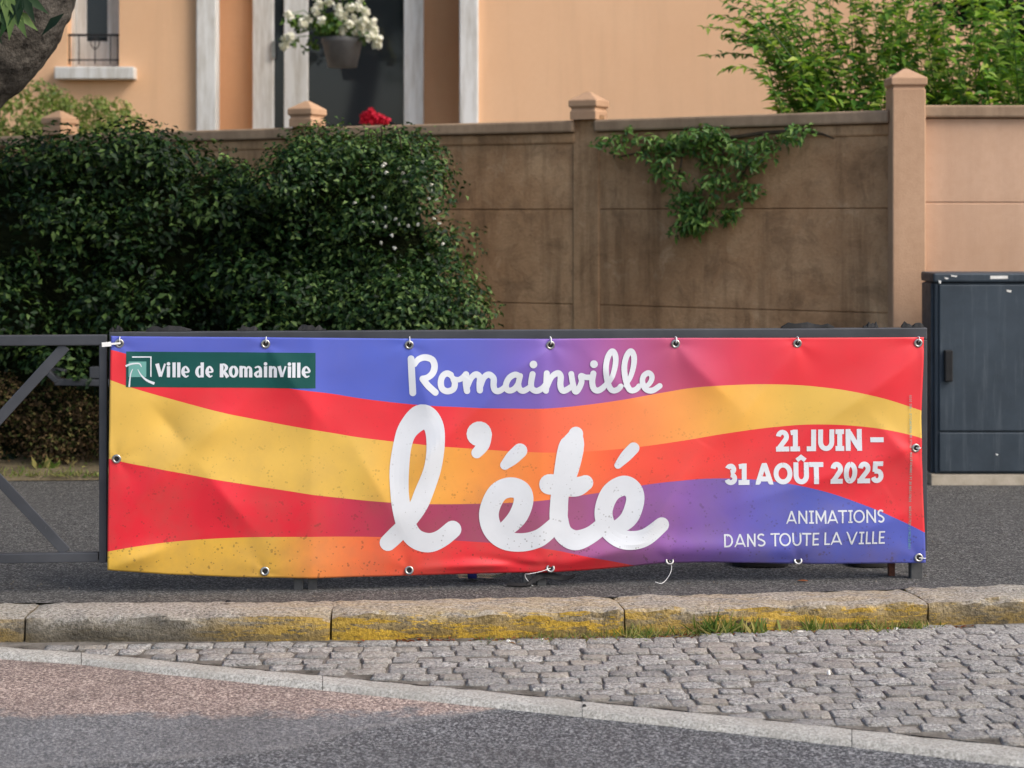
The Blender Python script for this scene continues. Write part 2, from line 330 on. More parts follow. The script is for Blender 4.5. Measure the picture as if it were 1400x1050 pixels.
kerb = bpy.data.objects.new('kerb', None); COL.objects.link(kerb); tag(kerb, kind='structure')
kerb.location = (0, 5.95, 0); kerb.empty_display_size = 0.1
def kerb_stone(pa, pb, seed):
    rr = random.Random(seed); a, b = Kf(pa), Kf(pb)
    d = (b - a); L = d.length; d.normalize(); nrm = Vector((-d.y, d.x, 0))
    dz = rr.uniform(-0.004, 0.004); dy = rr.uniform(-0.004, 0.004)
    prof = [(-0.004, -0.20), (0.0, -0.095), (0.002, -0.06), (0.003, -0.035), (0.005, -0.016), (0.011, -0.004), (0.03, 0.0),
            (0.09, 0.002), (0.14, 0.003), (0.20, 0.002), (KW - 0.006, -0.003), (KW, -0.012), (KW, -0.2)]
    N = 44; m = MB(); vs = []
    for i in range(N + 1):
        s = i / N; e = min(s, 1 - s) * L; sh = max(0, 1 - e / 0.010)
        base = a + d * (0.004 + s * (L - 0.008))
        for (q, z) in prof:
            w = Vector((base.x * 9, q * 14, z * 14 + seed)); nn = mnoise.fractal(w, 1.0, 2.0, 5) * 0.011
            nn2 = mnoise.noise(w * 0.35) * 0.006; nn *= 1.9 if -0.02 < z < 0.0005 and q < 0.035 else 1.0
            qq = q + dy + (0.006 * sh * sh if q < 0.03 else 0) - nn * (1 if q < 0.05 else 0.2) + nn2 * (1 if q < 0.1 else 0)
            zz = z + dz - 0.007 * sh * sh * (1 if z > -0.05 else 0) + (nn * 0.8 if z > -0.03 else 0)
            v = base + nrm * qq; vs.append((v.x, v.y, zz))
    k = len(prof)
    fs = [(i*k+j, i*k+j+1, (i+1)*k+j+1, (i+1)*k+j)[::-1] for i in range(N) for j in range(k-1)] + [tuple(range(k)), tuple(range(N*k, N*k+k))[::-1]]
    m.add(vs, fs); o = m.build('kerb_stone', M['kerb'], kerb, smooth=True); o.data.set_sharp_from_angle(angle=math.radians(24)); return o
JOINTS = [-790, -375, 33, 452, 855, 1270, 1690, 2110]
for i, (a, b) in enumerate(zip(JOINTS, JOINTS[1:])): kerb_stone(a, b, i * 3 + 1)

# channel strip (concrete slabs) running diagonally between road and cobbles
def ch_low(px): return interp(px, [(-800, 868), (-300, 884), (0, 900), (110, 908), (250, 924), (450, 944), (700, 970), (930, 994), (1165, 1021), (1400, 1049), (2200, 1150)])
def ch_top(px): return interp(px, [(-800, 858), (-300, 872), (0, 886), (110, 893), (250, 907), (450, 926), (700, 950), (930, 973), (1165, 998), (1400, 1023), (2200, 1110)])
ZC = ZR + 0.006
channel = bpy.data.objects.new('gutter_channel', None); COL.objects.link(channel); tag(channel, kind='structure'); channel.location = (0, 5.2, ZC); channel.empty_display_size = 0.1
def clampk(p):            # keep slabs clear of the kerb foot
    yl = kerb_y(p.x) - 0.012
    return Vector((p.x, min(p.y, yl), p.z))
for i, (a, b) in enumerate([(-120, 110.5), (111.5, 440.5), (441.5, 795.6), (796.4, 1164), (1165.2, 1561), (1562, 2000)]):
    m = MB(); vs = []; N = 30
    for j in range(N + 1):
        px = a + (b - a) * j / N; lo = G(px, ch_low(px), ZC); hi = clampk(G(px, ch_top(px), ZC))
        for q in range(7):
            s = q / 6; v = lo.lerp(hi, s); e = min(s, 1 - s)
            nn = mnoise.fractal(Vector((v.x * 12, v.y * 12, i)), 1, 2, 4)
            v.y += (mnoise.noise(Vector((v.x * 9, s, 3.3))) * 0.008 if s in (0, 1) else 0)
            vs.append((v.x, v.y, ZC + nn * 0.003 + 0.012 * math.sin(math.pi * s) ** 0.35 + (-0.03 if s in (0, 1) else 0)))
    m.add(vs, [(j*7+q, (j+1)*7+q, (j+1)*7+q+1, j*7+q+1) for j in range(N) for q in range(6)])
    m.build('channel_slab', M['channel'], channel, smooth=True)

# cobbles between the channel and the kerb
cob = bpy.data.objects.new('cobbles', None); COL.objects.link(cob); tag(cob, kind='structure'); cob.location = (0.8, 5.5, ZR); cob.empty_display_size = 0.1
def ch_top_y(X):
    lo, hi = -800.0, 2200.0
    for _ in range(40):
        m = (lo + hi) / 2
        if G(m, ch_top(m), ZR).x < X: lo = m
        else: hi = m
    return G(lo, ch_top(lo), ZR).y
m = MB(); xs2 = np.linspace(-1.8, 2.6, 40)
m.add([(x, ch_top_y(x) - 0.02, ZR + 0.0095) for x in xs2] + [(x, max(kerb_y(x) + 0.02, ch_top_y(x) - 0.01), ZR + 0.0095) for x in xs2],
      [(i, i+1, 40+i+1, 40+i) for i in range(39)])
m.build('joint_bed', M['joint'], cob)
cob_meshes = []
for k in range(10):
    rr = random.Random(50 + k); m = MB(); n = 8; rings = []
    base = [(math.copysign(abs(math.cos(t)) ** 0.28, math.cos(t)), math.copysign(abs(math.sin(t)) ** 0.28, math.sin(t))) for t in [2*math.pi*(j+0.5)/n for j in range(n)]]
    jit = [(rr.uniform(0.91, 1.08), rr.uniform(0.86, 1.08)) for _ in range(n)]
    vs = []
    for sc, z in ((0.505, -0.03), (0.50, 0.002), (0.487, 0.0085), (0.43, 0.0108)):
        vs += [(x*sc*jx, y*sc*jy, z + rr.uniform(-0.0025, 0.0015) * (z > 0)) for (x, y), (jx, jy) in zip(base, jit)]
    vs.append((0, 0, 0.0112)); T = len(vs) - 1
    fs = [(r*n+j, r*n+(j+1)%n, (r+1)*n+(j+1)%n, (r+1)*n+j) for r in range(3) for j in range(n)] + [(3*n+j, 3*n+(j+1)%n, T) for j in range(n)]
    m.add(vs, fs); me = m.mesh('cobble', True); me.materials.append(M['cobble']); cob_meshes.append(me)
spots = []; y = 6.12; row = 0
ang = math.radians(3)
while y > 4.55:
    x = -1.6 + random.uniform(0, 0.1); dep = random.uniform(0.062, 0.08)
    while x < 2.35:
        w = random.uniform(0.07, 0.13); cx, cy = x + w / 2, y + (x + w/2) * 0.05 + random.uniform(-0.008, 0.008)
        if ch_top_y(cx) - dep * 0.22 < cy < kerb_y(cx) - dep * 0.40: spots.append((cx, cy, w, dep))
        x += w
    y -= dep
spots.sort(key=lambda s: s[1] + max(0, abs(s[0] / s[1]) - 0.30) * 30)
far = MB()
for i, (x, y, w, d) in enumerate(spots):
    if i < 300:
        o = bpy.data.objects.new('cobble', cob_meshes[i % 10]); COL.objects.link(o); o.parent = cob
        o.location = Vector((x, y, ZR + 0.004 + random.uniform(-0.003, 0.003))) - cob.location
        o.rotation_euler = (random.uniform(-0.06, 0.06), random.uniform(-0.04, 0.04), random.uniform(-0.12, 0.12) + 0.05 + (math.pi if random.random() < 0.5 else 0))
        o.scale = (w * 0.99, d * 0.99, 1)
    else:
        far.add([(x + v.co.x * w, y + v.co.y * d, ZR + 0.004 + v.co.z) for v in cob_meshes[i % 10].vertices], [tuple(p.vertices) for p in cob_meshes[i % 10].polygons])
if far.v: tag(far.build('cobble_rest', M['cobble'], cob, True), kind='stuff')

# soil bed behind the left of the pavement
m = MB(); xs3 = np.linspace(-5.5, 1.2, 30); front = [9.06 + 0.04 * mnoise.noise(Vector((x*1.7, 0, 0))) + 0.02 * x for x in xs3]
vs = []
for x, f in zip(xs3, front):
    vs += [(x, f, 0.0), (x, f + 0.05, 0.02 + 0.01 * mnoise.noise(Vector((x*4, 1, 0)))), (x, f + 0.4, 0.05), (x, 14, 0.06)]
m.add(vs, [(i*4+j, (i+1)*4+j, (i+1)*4+j+1, i*4+j+1) for i in range(29) for j in range(3)])
tag(m.build('soil_bed', M['soil'], smooth=True), kind='structure')

# ------------------------------------------------------------------ garden wall
POSTS = [(P(1238, 300, 9.40), 1), (P(805, 300, 10.4), 0), (P(420, 300, 11.2), 0), (P(82, 300, 12.2), 0), (P(-230, 300, 13.2), 0)]
ZCOP = 1.925
def wall_post(c, w, rz, top, parent, big=False):
    m = MB(); h = w / 2; R = Matrix.Rotation(rz, 3, 'Z')
    rings = [(1.0, 0.0), (1.0, ZCOP + 0.03 if not big else top - 0.115), (0.92, top - 0.108), (0.92, top - 0.098), (1.08, top - 0.09), (1.08, top - 0.052), (0.16, top)]
    vs = []
    for q, (s, z) in enumerate(rings):
        for i, j in ((-1,-1),(1,-1),(1,1),(-1,1)):
            v = R @ Vector((i*h*s, j*h*s*(0.5 if q < 2 and not big else 1), 0)); vs.append((c.x + v.x, c.y + v.y, z))
    fs = [(r*4+j, r*4+(j+1)%4, (r+1)*4+(j+1)%4, (r+1)*4+j) for r in range(len(rings)-1) for j in range(4)] + [(24,25,26,27)]
    m.add(vs[:8], fs[:4]); o = m.build('post', M['post'] if big else M['panel'], parent, bevel=0.008); 
    if not big:
        for q in range(4):
            v = R @ Vector(((-1, 1, 1, -1)[q] * h, (-1, -1, 1, 1)[q] * h, 0)); vs[4 + q] = (c.x + v.x, c.y + v.y, ZCOP + 0.004)
        vs = vs[:8] + [(x, y, ZCOP + 0.05) for x, y, _ in vs[4:8]] + vs[8:]; fs = [(r*4+j, r*4+(j+1)%4, (r+1)*4+(j+1)%4, (r+1)*4+j) for r in range(len(rings)) for j in range(4)] + [(28,29,30,31)]
    m = MB(); m.add(vs[4:], [tuple(i - 4 for i in f) for f in fs[4:]]); m.build('post_cap', M['post'], o, bevel=0.006)
    return o
def slab_between(a, b, thick, z0, z1, name, mat, parent, off=0.0, bevel=0.006):
    a = Vector((a.x, a.y, 0)); b = Vector((b.x, b.y, 0)); d = (b - a).normalized(); nn = Vector((d.y, -d.x, 0))
    if nn.y > 0: nn = -nn
    m = MB(); vs = []
    for p in (a, b):
        for t in (off + thick / 2, off - thick / 2):
            q = p + nn * t; vs += [(q.x, q.y, z0), (q.x, q.y, z1)]
    m.add(vs, [(0,1,5,4),(2,6,7,3),(1,3,7,5),(0,4,6,2),(0,2,3,1),(4,5,7,6)])
    bm = bmesh.new(); return m.build(name, mat, parent, bevel=bevel)
gw = empty('garden_wall', (POSTS[2][0].x, POSTS[2][0].y, 0), 'shaded brown concrete panel wall with capped posts running behind the hedge', 'wall')
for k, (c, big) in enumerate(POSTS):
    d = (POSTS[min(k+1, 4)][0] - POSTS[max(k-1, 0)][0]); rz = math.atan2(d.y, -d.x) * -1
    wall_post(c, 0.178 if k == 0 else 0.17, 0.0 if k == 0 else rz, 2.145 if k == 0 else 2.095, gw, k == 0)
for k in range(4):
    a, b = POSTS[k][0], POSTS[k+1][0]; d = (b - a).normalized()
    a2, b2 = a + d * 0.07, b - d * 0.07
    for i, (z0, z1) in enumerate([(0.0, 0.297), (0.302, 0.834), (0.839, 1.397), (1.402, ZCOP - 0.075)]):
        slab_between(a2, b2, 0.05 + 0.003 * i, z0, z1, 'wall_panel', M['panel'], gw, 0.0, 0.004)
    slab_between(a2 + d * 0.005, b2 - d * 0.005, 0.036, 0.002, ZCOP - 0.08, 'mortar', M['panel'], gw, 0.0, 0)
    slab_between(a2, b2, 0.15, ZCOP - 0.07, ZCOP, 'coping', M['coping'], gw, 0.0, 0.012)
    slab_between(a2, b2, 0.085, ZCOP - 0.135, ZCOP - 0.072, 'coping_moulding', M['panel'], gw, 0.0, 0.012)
wr = empty('garden_wall_return', (3.5, 9.42, 0), 'sunlit pinkish rendered wall behind the grey street cabinet', 'wall')
wr.name = 'rendered_wall'
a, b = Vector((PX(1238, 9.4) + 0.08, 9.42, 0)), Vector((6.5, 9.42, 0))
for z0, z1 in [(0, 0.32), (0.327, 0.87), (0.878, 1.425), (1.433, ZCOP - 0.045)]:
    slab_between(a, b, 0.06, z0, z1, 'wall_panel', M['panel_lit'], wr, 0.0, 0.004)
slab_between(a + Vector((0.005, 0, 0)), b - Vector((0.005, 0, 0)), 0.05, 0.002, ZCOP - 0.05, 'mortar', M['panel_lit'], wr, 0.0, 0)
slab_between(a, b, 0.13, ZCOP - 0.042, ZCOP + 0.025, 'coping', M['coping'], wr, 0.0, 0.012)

# ------------------------------------------------------------------ house
YF, YB = 15.0, 15.45
hs = empty('house', (PX(600, YF), YF, 0), 'peach rendered house with a white glazed porch door behind the wall', 'house')
m = MB(); Wx0, Wx1, Wz0 = PX(92, YF), PX(163, YF), PZ(92, YF); Wz1 = 4.6; xl, xr = PX(283, YF), PX(642, YF)
m.box(-9.5, Wx0, YF, YB + 0.4, 0, 7.0); m.box(Wx1, xl, YF, YB + 0.4, 0, 7.0); m.box(Wx0, Wx1, YF, YB + 0.4, 0, Wz0); m.box(Wx0, Wx1, YF, YB + 0.4, Wz1, 7.0)
m.box(Wx0, Wx1, YF + 0.30, YB + 0.4, Wz0, Wz1)
m.box(xr, 9.5, YF, YB + 0.4, 0, 7.0); m.box(xl, xr, YF + 0.02, YB + 0.4, 5.0, 7.0)
m.build('wall', M['facade'], hs)
m = MB(); m.box(xl - 0.2, xr + 0.2, YB, YB + 0.3, 0.1, 5.05); m.build('porch_wall', M['facade_shaded'], hs)
m = MB(); m.box(xl, xr, YF - 0.35, YB - 0.001, 0.0, 1.72); m.build('porch_floor', M['plinth'], hs)
m = MB(); m.add([(-10, 14.2, 6.8), (10, 14.2, 6.8), (10, 24, 6.8), (-10, 24, 6.8), (-10, 19, 10), (10, 19, 10)], [(0,1,5,4),(2,3,4,5),(0,4,3),(1,2,5),(0,3,2,1)]); m.build('roof', M['roof'], hs)
for x0, x1 in ((268, 295.5), (628, 654)):
    m = MB(); m.box(PX(x0, 14.92), PX(x1, 14.92), 14.92, 15.10, 1.5 if x0 < 300 else 0, 5.3); m.build('porch_column', M['white'], hs, bevel=0.012)
YD = 15.36
dr = MB(); zt, zb = 4.3, 1.73
for x0, x1 in ((345, 374), (388, 421), (552, 579)): dr.box(PX(x0, YD), PX(x1, YD), YD, YD + 0.12, zb, zt)
dr.box(PX(345, YD), PX(579, YD), YD + 0.003, YD + 0.12, zt, zt + 0.12); dr.box(PX(374, YD), PX(552, YD), YD + 0.005, YD + 0.12, zb, zb + 0.1)
door = dr.build('glazed_door', M['white'], hs, bevel=0.008)
for x0, x1 in ((374, 388), (421, 552)):
    m = MB(); m.box(PX(x0, YD) - 0.005, PX(x1, YD) + 0.005, YD + 0.05, YD + 0.07, zb + 0.09, zt + 0.005); m.build('pane', M['glass_dark'], door)
m = MB(); m.box(PX(372.5, YD), PX(376.5, YD), YD - 0.03, YD + 0.004, 2.75, 2.9); m.build('handle', M['chrome'], door)
# small left window with iron guard
YW = YF + 0.14
wm = MB(); z0 = Wz0
for x0, x1 in ((91, 103), (152, 164)): wm.box(PX(x0, YW), PX(x1, YW), YW, YW + 0.1, z0, Wz1)
for x0, x1 in ((103.2, 117), (146, 151.8)): wm.box(PX(x0, YW), PX(x1, YW), YW + 0.025, YW + 0.09, z0, Wz1)
wm.box(PX(117, YW), PX(146, YW), YW + 0.03, YW + 0.09, z0, PZ(56, YW))
win = wm.build('window', M['white'], hs, bevel=0.006)
m = MB(); m.box(PX(116, YW), PX(147, YW), YW + 0.05, YW + 0.06, PZ(57, YW), Wz1); m.build('pane', M['glass_dark'], win)
m = MB(); m.box(PX(74, YF - 0.12), PX(183, YF - 0.12), YF - 0.12, YF + 0.2, PZ(108, YF - 0.12), PZ(91, YF - 0.12)); m.build('sill', M['white'], win, bevel=0.01)
m = MB(); yg = YF + 0.03
m.bar(P(92, 48, yg), P(163, 48, yg), 0.014, 0.02); m.bar(P(92, 82, yg), P(163, 82, yg), 0.012, 0.012)
for x in (95, 108, 130, 151, 161): m.tube([P(x, 48, yg), P(x, 88, yg)], 0.006, 6)
for sx in (-1, 1): m.tube([P(130 + sx * (6 * math.sin(t)), 50 + 18 * t / 3.14, yg) for t in np.linspace(0, 3.14, 8)], 0.005, 6)
m.build('window_guard', M['iron'], win)

# ------------------------------------------------------------------ foliage engine
def leaf_mesh(name, pos, nor, direc, length, width, fold=0.25):
    """one folded leaf (two triangles each side of the rib) per position"""
    pos = np.asarray(pos, float); n = len(pos); nor = np.asarray(nor, float); direc = np.asarray(direc, float)
    nor /= np.linalg.norm(nor, axis=1, keepdims=True) + 1e-9
    direc = direc - nor * (direc * nor).sum(1, keepdims=True); direc /= np.linalg.norm(direc, axis=1, keepdims=True) + 1e-9
    side = np.cross(nor, direc); L = np.broadcast_to(np.asarray(length, float).reshape(-1, 1), (n, 1)); Wd = np.broadcast_to(np.asarray(width, float).reshape(-1, 1), (n, 1))
    b = pos; mid = pos + direc * L * 0.45 - nor * Wd * fold * 0.3; tip = pos + direc * L - nor * L * 0.15
    l = pos + direc * L * 0.42 + side * Wd * 0.5 + nor * Wd * fold; r = pos + direc * L * 0.42 - side * Wd * 0.5 + nor * Wd * fold
    V = np.stack([b, l, tip, r, mid], 1).reshape(-1, 3)
    base = (np.arange(n) * 5)[:, None]; Fc = np.concatenate([base + np.array([0, 4, 1]), base + np.array([4, 2, 1]), base + np.array([0, 3, 4]), base + np.array([4, 3, 2])], 1).reshape(-1, 3)
    me = bpy.data.meshes.new(name); me.vertices.add(len(V)); me.vertices.foreach_set('co', V.ravel())
    me.loops.add(Fc.size); me.loops.foreach_set('vertex_index', Fc.ravel().astype(np.int32))
    me.polygons.add(len(Fc)); me.polygons.foreach_set('loop_start', np.arange(0, Fc.size, 3, dtype=np.int32)); me.polygons.foreach_set('loop_total', np.full(len(Fc), 3, np.int32))
    me.update(calc_edges=True); return me
def rand_unit(n):
    v = RNG.normal(size=(n, 3)); return v / np.linalg.norm(v, axis=1, keepdims=True)
def clump_leaves(centres, radii, per, up=0.4, flat=0.75, spread=0.8):
    pos, nor = [], []
    for c, r in zip(centres, radii):
        k = int(per * (r / 0.15) ** 2); d = rand_unit(k); rad = r * (0.55 + 0.5 * RNG.random((k, 1)))
        p = d * rad; p[:, 2] *= flat; pos.append(p + np.asarray(c)); nn = d + rand_unit(k) * spread; nn[:, 2] += up; nor.append(nn)
    return np.concatenate(pos), np.concatenate(nor)
def shrub_core(name, prof, parent, mat, y0, y1):
    pass

def hedge(name, label, topf, x0, x1, yfront, ydepth, leafm, nclump, per, lsize, zbase=0.45, flowers=0, rightslope=None):
    """clipped shrub: clumps over its front, top and ends, plus a dark twig core"""
    h = empty(name, ((x0 + x1) / 2, yfront + ydepth / 2, 0.05), label, 'shrub')
    cs, rs = [], []
    def xr_at(z): return x1 if rightslope is None else interp(z, rightslope)
    while len(cs) < nclump:
        u = random.random(); x = random.uniform(x0, x1); t = topf(x); z = random.uniform(zbase, t)
        if u < 0.68: y = yfront + random.uniform(0.0, 0.14)
        elif u < 0.86: z = t - random.uniform(0, 0.12); y = yfront + random.uniform(0.05, ydepth)
        else: x = xr_at(z) - random.uniform(0, 0.1); y = yfront + random.uniform(0, ydepth)
        if x > xr_at(z) - 0.05: continue
        if z > topf(x) - 0.04: z = topf(x) - 0.04
        r = random.choice((0.07, 0.1, 0.13, 0.17, 0.24)); y += 0.44 * (mnoise.noise(Vector((x * 2.6, z * 2.9, 5.0)))) + 0.03
        y += 0.10 * max(0, z - 1.0) ** 2
        cs.append((x, y, z)); rs.append(r)
    pos, nor = clump_leaves(cs, rs, per, 0.75, 0.7, 0.55)
    me = leaf_mesh('foliage', pos, nor, rand_unit(len(pos)) + np.array([0, -0.2, 0.25]), lsize * (0.45 + 0.85 * RNG.random(len(pos))), lsize * (0.38 + 0.3 * RNG.random(len(pos))))
    me.materials.append(leafm); o = link('foliage', me, h); tag(o, kind='stuff')
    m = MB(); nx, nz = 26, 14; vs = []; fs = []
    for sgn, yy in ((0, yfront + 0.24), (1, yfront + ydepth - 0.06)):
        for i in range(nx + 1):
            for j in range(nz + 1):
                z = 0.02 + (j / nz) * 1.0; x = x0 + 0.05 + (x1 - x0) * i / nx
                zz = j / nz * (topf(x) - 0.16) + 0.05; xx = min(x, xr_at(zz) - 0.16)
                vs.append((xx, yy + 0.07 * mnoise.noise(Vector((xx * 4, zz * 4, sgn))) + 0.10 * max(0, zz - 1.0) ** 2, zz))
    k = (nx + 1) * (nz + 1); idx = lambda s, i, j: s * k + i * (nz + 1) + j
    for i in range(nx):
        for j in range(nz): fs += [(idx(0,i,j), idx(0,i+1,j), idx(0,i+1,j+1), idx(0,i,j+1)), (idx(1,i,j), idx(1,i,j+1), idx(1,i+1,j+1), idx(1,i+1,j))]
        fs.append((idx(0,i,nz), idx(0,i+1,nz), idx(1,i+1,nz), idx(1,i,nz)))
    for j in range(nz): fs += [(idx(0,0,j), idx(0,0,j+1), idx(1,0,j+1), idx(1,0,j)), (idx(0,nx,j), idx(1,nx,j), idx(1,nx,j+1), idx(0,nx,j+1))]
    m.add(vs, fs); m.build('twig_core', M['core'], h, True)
    for k in range(5):
        x = x0 + (x1 - x0) * (k + 0.5) / 5; m = MB(); m.tube([(x, yfront + ydepth / 2, 0), (x + random.uniform(-.1, .1), yfront + ydepth / 2, 0.5)], [0.03, 0.02], 7); m.build('stem', M['twig'], h)
    sp_, sn_, sd_ = [], [], []; tw = MB()
    for _ in range(46):
        x = random.uniform(x0 + 0.05, x1 - 0.2); top_z = topf(x); y = yfront + random.uniform(0.0, ydepth * 0.5); zz = top_z - 0.05 if random.random() < 0.5 else random.uniform(zbase + 0.2, top_z)
        if x > xr_at(zz) - 0.05: continue
        a = Vector((x, y + 0.05, zz)); b = a + Vector((random.uniform(-0.06, 0.06), random.uniform(-0.14, 0.0), random.uniform(0.05, 0.15))); tw.tube([a, a.lerp(b, 0.6) + Vector((0.006, 0, 0.01)), b], [0.004, 0.003, 0.0015], 5)
        for k in range(random.choice((0, 6, 8, 10))):
            q = a.lerp(b, random.uniform(0.3, 1.0)); sp_.append(tuple(q)); sn_.append((random.uniform(-1, 1), -0.6, 0.8)); sd_.append((random.uniform(-1, 1), random.uniform(-1, 0.3), random.uniform(0, 1)))
    tag(tw.build('twigs', M['twig'], h), kind='stuff')
    me = leaf_mesh('young_shoots', sp_, sn_, sd_, lsize * 0.8, lsize * 0.34); me.materials.append(M['leaf_ivy']); tag(link('young_shoots', me, h), kind='stuff')
    if flowers:
        fp, fn = [], []
        for _ in range(flowers):
            z = random.uniform(1.15, 1.68) if random.random() < 0.7 else random.uniform(0.6, 1.6); x = xr_at(z) - abs(random.gauss(0, 0.22)); y = yfront + random.uniform(-0.11, 0.02) + 0.1 * max(0, z - 1) ** 2
            for a in range(5): fp.append((x, y, z)); fn.append((math.cos(a * 1.257) * 0.6, -1 + random.uniform(-.3, .3), math.sin(a * 1.257) * 0.6 + 0.4))
        fp = np.array(fp); dirs = np.array([(math.cos(i * 1.257), 0, math.sin(i * 1.257)) for i in range(len(fp))])
        me = leaf_mesh('blossom', fp, fn, dirs, 0.014 * (0.6 + 0.7 * RNG.random(len(fp))), 0.012); me.materials.append(M['petal_white']); tag(link('blossom', me, h), kind='stuff')
    return h
YH = 9.5
ytop_left = lambda x: PZ(interp(CX + x / YH * F, [(-400, 205), (0, 222), (60, 214), (130, 216), (200, 206), (235, 228), (280, 222), (330, 246), (370, 244), (420, 262), (520, 262)]), YH) + 0.055 + 0.09 * mnoise.noise(Vector((x * 4.5, 3, 0))) + 0.05 * mnoise.noise(Vector((x * 13, 8, 0)))
h1 = hedge('clipped_hedge', 'dark green clipped hedge behind the bare end of the railing', ytop_left, -3.6, PX(430, YH), 9.38, 0.75, M['leaf_hedge'], 300, 92, 0.046, 0.50)
ytop_right = lambda x: PZ(interp(CX + x / YH * F, [(380, 285), (400, 245), (425, 214), (470, 206), (540, 208), (595, 216), (625, 275), (700, 310)]), YH) + 0.06 + 0.05 * mnoise.noise(Vector((x * 5, 1, 4))) + 0.04 * mnoise.noise(Vector((x * 14, 8, 4)))
rs = [(0.0, PX(648, 9.3)), (0.75, PX(648, 9.3)), (0.95, PX(642, 9.3)), (1.25, PX(612, 9.3)), (1.5, PX(600, 9.3)), (1.7, PX(582, 9.3)), (2.0, PX(578, 9.3))]
h2 = hedge('flowering_shrub', 'rounded leafy shrub dotted with tiny white blossoms beside the shaded wall', ytop_right, PX(395, YH), PX(668, 9.3), 9.28, 0.8, M['leaf_round'], 215, 112, 0.038, 0.35, 42, rs)
# dry undergrowth at the hedge foot
cs = []; rs2 = []
for _ in range(170):
    x = random.uniform(-3.5, -1.2); z = random.uniform(0.08, 0.47); cs.append((x, 9.36 + random.uniform(-0.05, 0.1), z)); rs2.append(random.uniform(0.07, 0.13))
pos, nor = clump_leaves(cs, rs2, 110)
me = leaf_mesh('dry_undergrowth', pos, nor, rand_unit(len(pos)), 0.026 * (0.6 + 0.8 * RNG.random(len(pos))), 0.015); me.materials.append(M['leaf_dry'])
tag(link('dry_undergrowth', me, h1), kind='stuff')

def pick_soft(name, label, cx, cy, cz, rx, rz, ncl, per, mat, ls, stem_to=0.0, cat='shrub', ry=None):
    h = empty(name, (cx, cy, 0), label, cat); ry = ry or rx * 0.7
    d = rand_unit(ncl) * (0.45 + 0.55 * RNG.random((ncl, 1)) ** 0.5); c = d * np.array([rx, ry, rz]) + np.array([cx, cy, cz])
    pos, nor = clump_leaves(c, RNG.uniform(0.08, 0.18, ncl) * max(1, rx), per)
    me = leaf_mesh('crown', pos, nor, rand_unit(len(pos)) + np.array([0, 0, 0.1]), ls * (0.6 + 0.7 * RNG.random(len(pos))), ls * 0.5); me.materials.append(mat); tag(link('crown', me, h), kind='stuff')
    m = MB(); m.tube([(cx, cy, 0), (cx + 0.03, cy, cz * 0.5), (cx, cy, cz)], [0.06, 0.045, 0.02], 8)
    for k in range(7):
        e = c[k % ncl]; m.tube([(cx, cy, cz * 0.5), tuple(e)], [0.03, 0.008], 6)
    m.build('trunk', M['bark'], h, True); return h
pick_soft('garden_shrub', 'pale blurred shrub showing above the hedge at the far left', PX(45, 13.2), 13.4, 1.72, 0.85, 0.62, 120, 150, M['leaf_soft'], 0.045)
pick_soft('evergreen_tree', 'dark evergreen tree behind the bright arching shrub', 4.4, 12.2, 3.2, 1.35, 1.8, 150, 60, M['leaf_dark'], 0.10, cat='tree')

# bright arching shrub behind the rendered wall
sh = empty('arching_shrub', (2.6, 10.3, 0), 'bright green shrub arching over the wall top beside the tall corner post', 'shrub')
lp, ln, ld, ll = [], [], [], []; st = MB()
def stem(p0, p1, sag, nleaf, r0=0.006, start=0.2, L=0.082):
    p0, p1 = Vector(p0), Vector(p1); pts = []
    for i in range(9):
        t = i / 8; p = p0.lerp(p1, t); p.z += sag * math.sin(math.pi * t * 0.85) ; pts.append(p)
    st.tube(pts, [r0 * (1 - 0.8 * i / 8) for i in range(9)], 5)
    for k in range(nleaf):
        t = start + (1 - start) * (k + random.random()) / nleaf; i = min(int(t * 8), 7); f = t * 8 - i; p = pts[i].lerp(pts[i+1], f); d = (pts[i+1] - pts[i]).normalized()
        a = random.uniform(0, 2 * math.pi); sdv = Vector((math.cos(a), math.sin(a), random.uniform(-0.5, 0.35)))
        lp.append(p); ld.append(sdv + d * 0.7); ln.append(Vector((random.uniform(-.6, .6), random.uniform(-.9, .2), 1.0))); ll.append(L * random.uniform(0.65, 1.25))
for i in range(210):
    x0 = random.uniform(1.7, 3.6); y0 = random.uniform(10.15, 10.9)
    xt = x0 + random.gauss(-0.1, 0.28); zt = random.uniform(2.05, 3.0) - 0.25 * max(0, 2.2 - xt)
    if xt < 1.35: xt = 1.35 + random.random() * 0.3
    stem((x0, y0, 1.2), (xt, max(y0 + random.uniform(-0.35, 0.3), 10.05), zt), random.uniform(0, 0.12), 60)
for i in range(26):           # the long arching sprays on the left
    y0 = random.uniform(10.25, 10.6); x0 = random.uniform(1.8, 2.2); tx = random.uniform(1.12, 1.6); tz = random.uniform(2.02, 2.45)
    stem((x0, y0, 1.5), (tx, y0 - 0.1, tz), random.uniform(0.25, 0.45), 44, 0.008, 0.35, 0.062)
me = leaf_mesh('foliage', [tuple(p) for p in lp], [tuple(p) for p in ln], [tuple(p) for p in ld], np.array(ll), np.array(ll) * 0.40); me.materials.append(M['leaf_bright'])
tag(link('foliage', me, sh), kind='stuff'); st.build('stems', M['leaf_ivy'], sh)

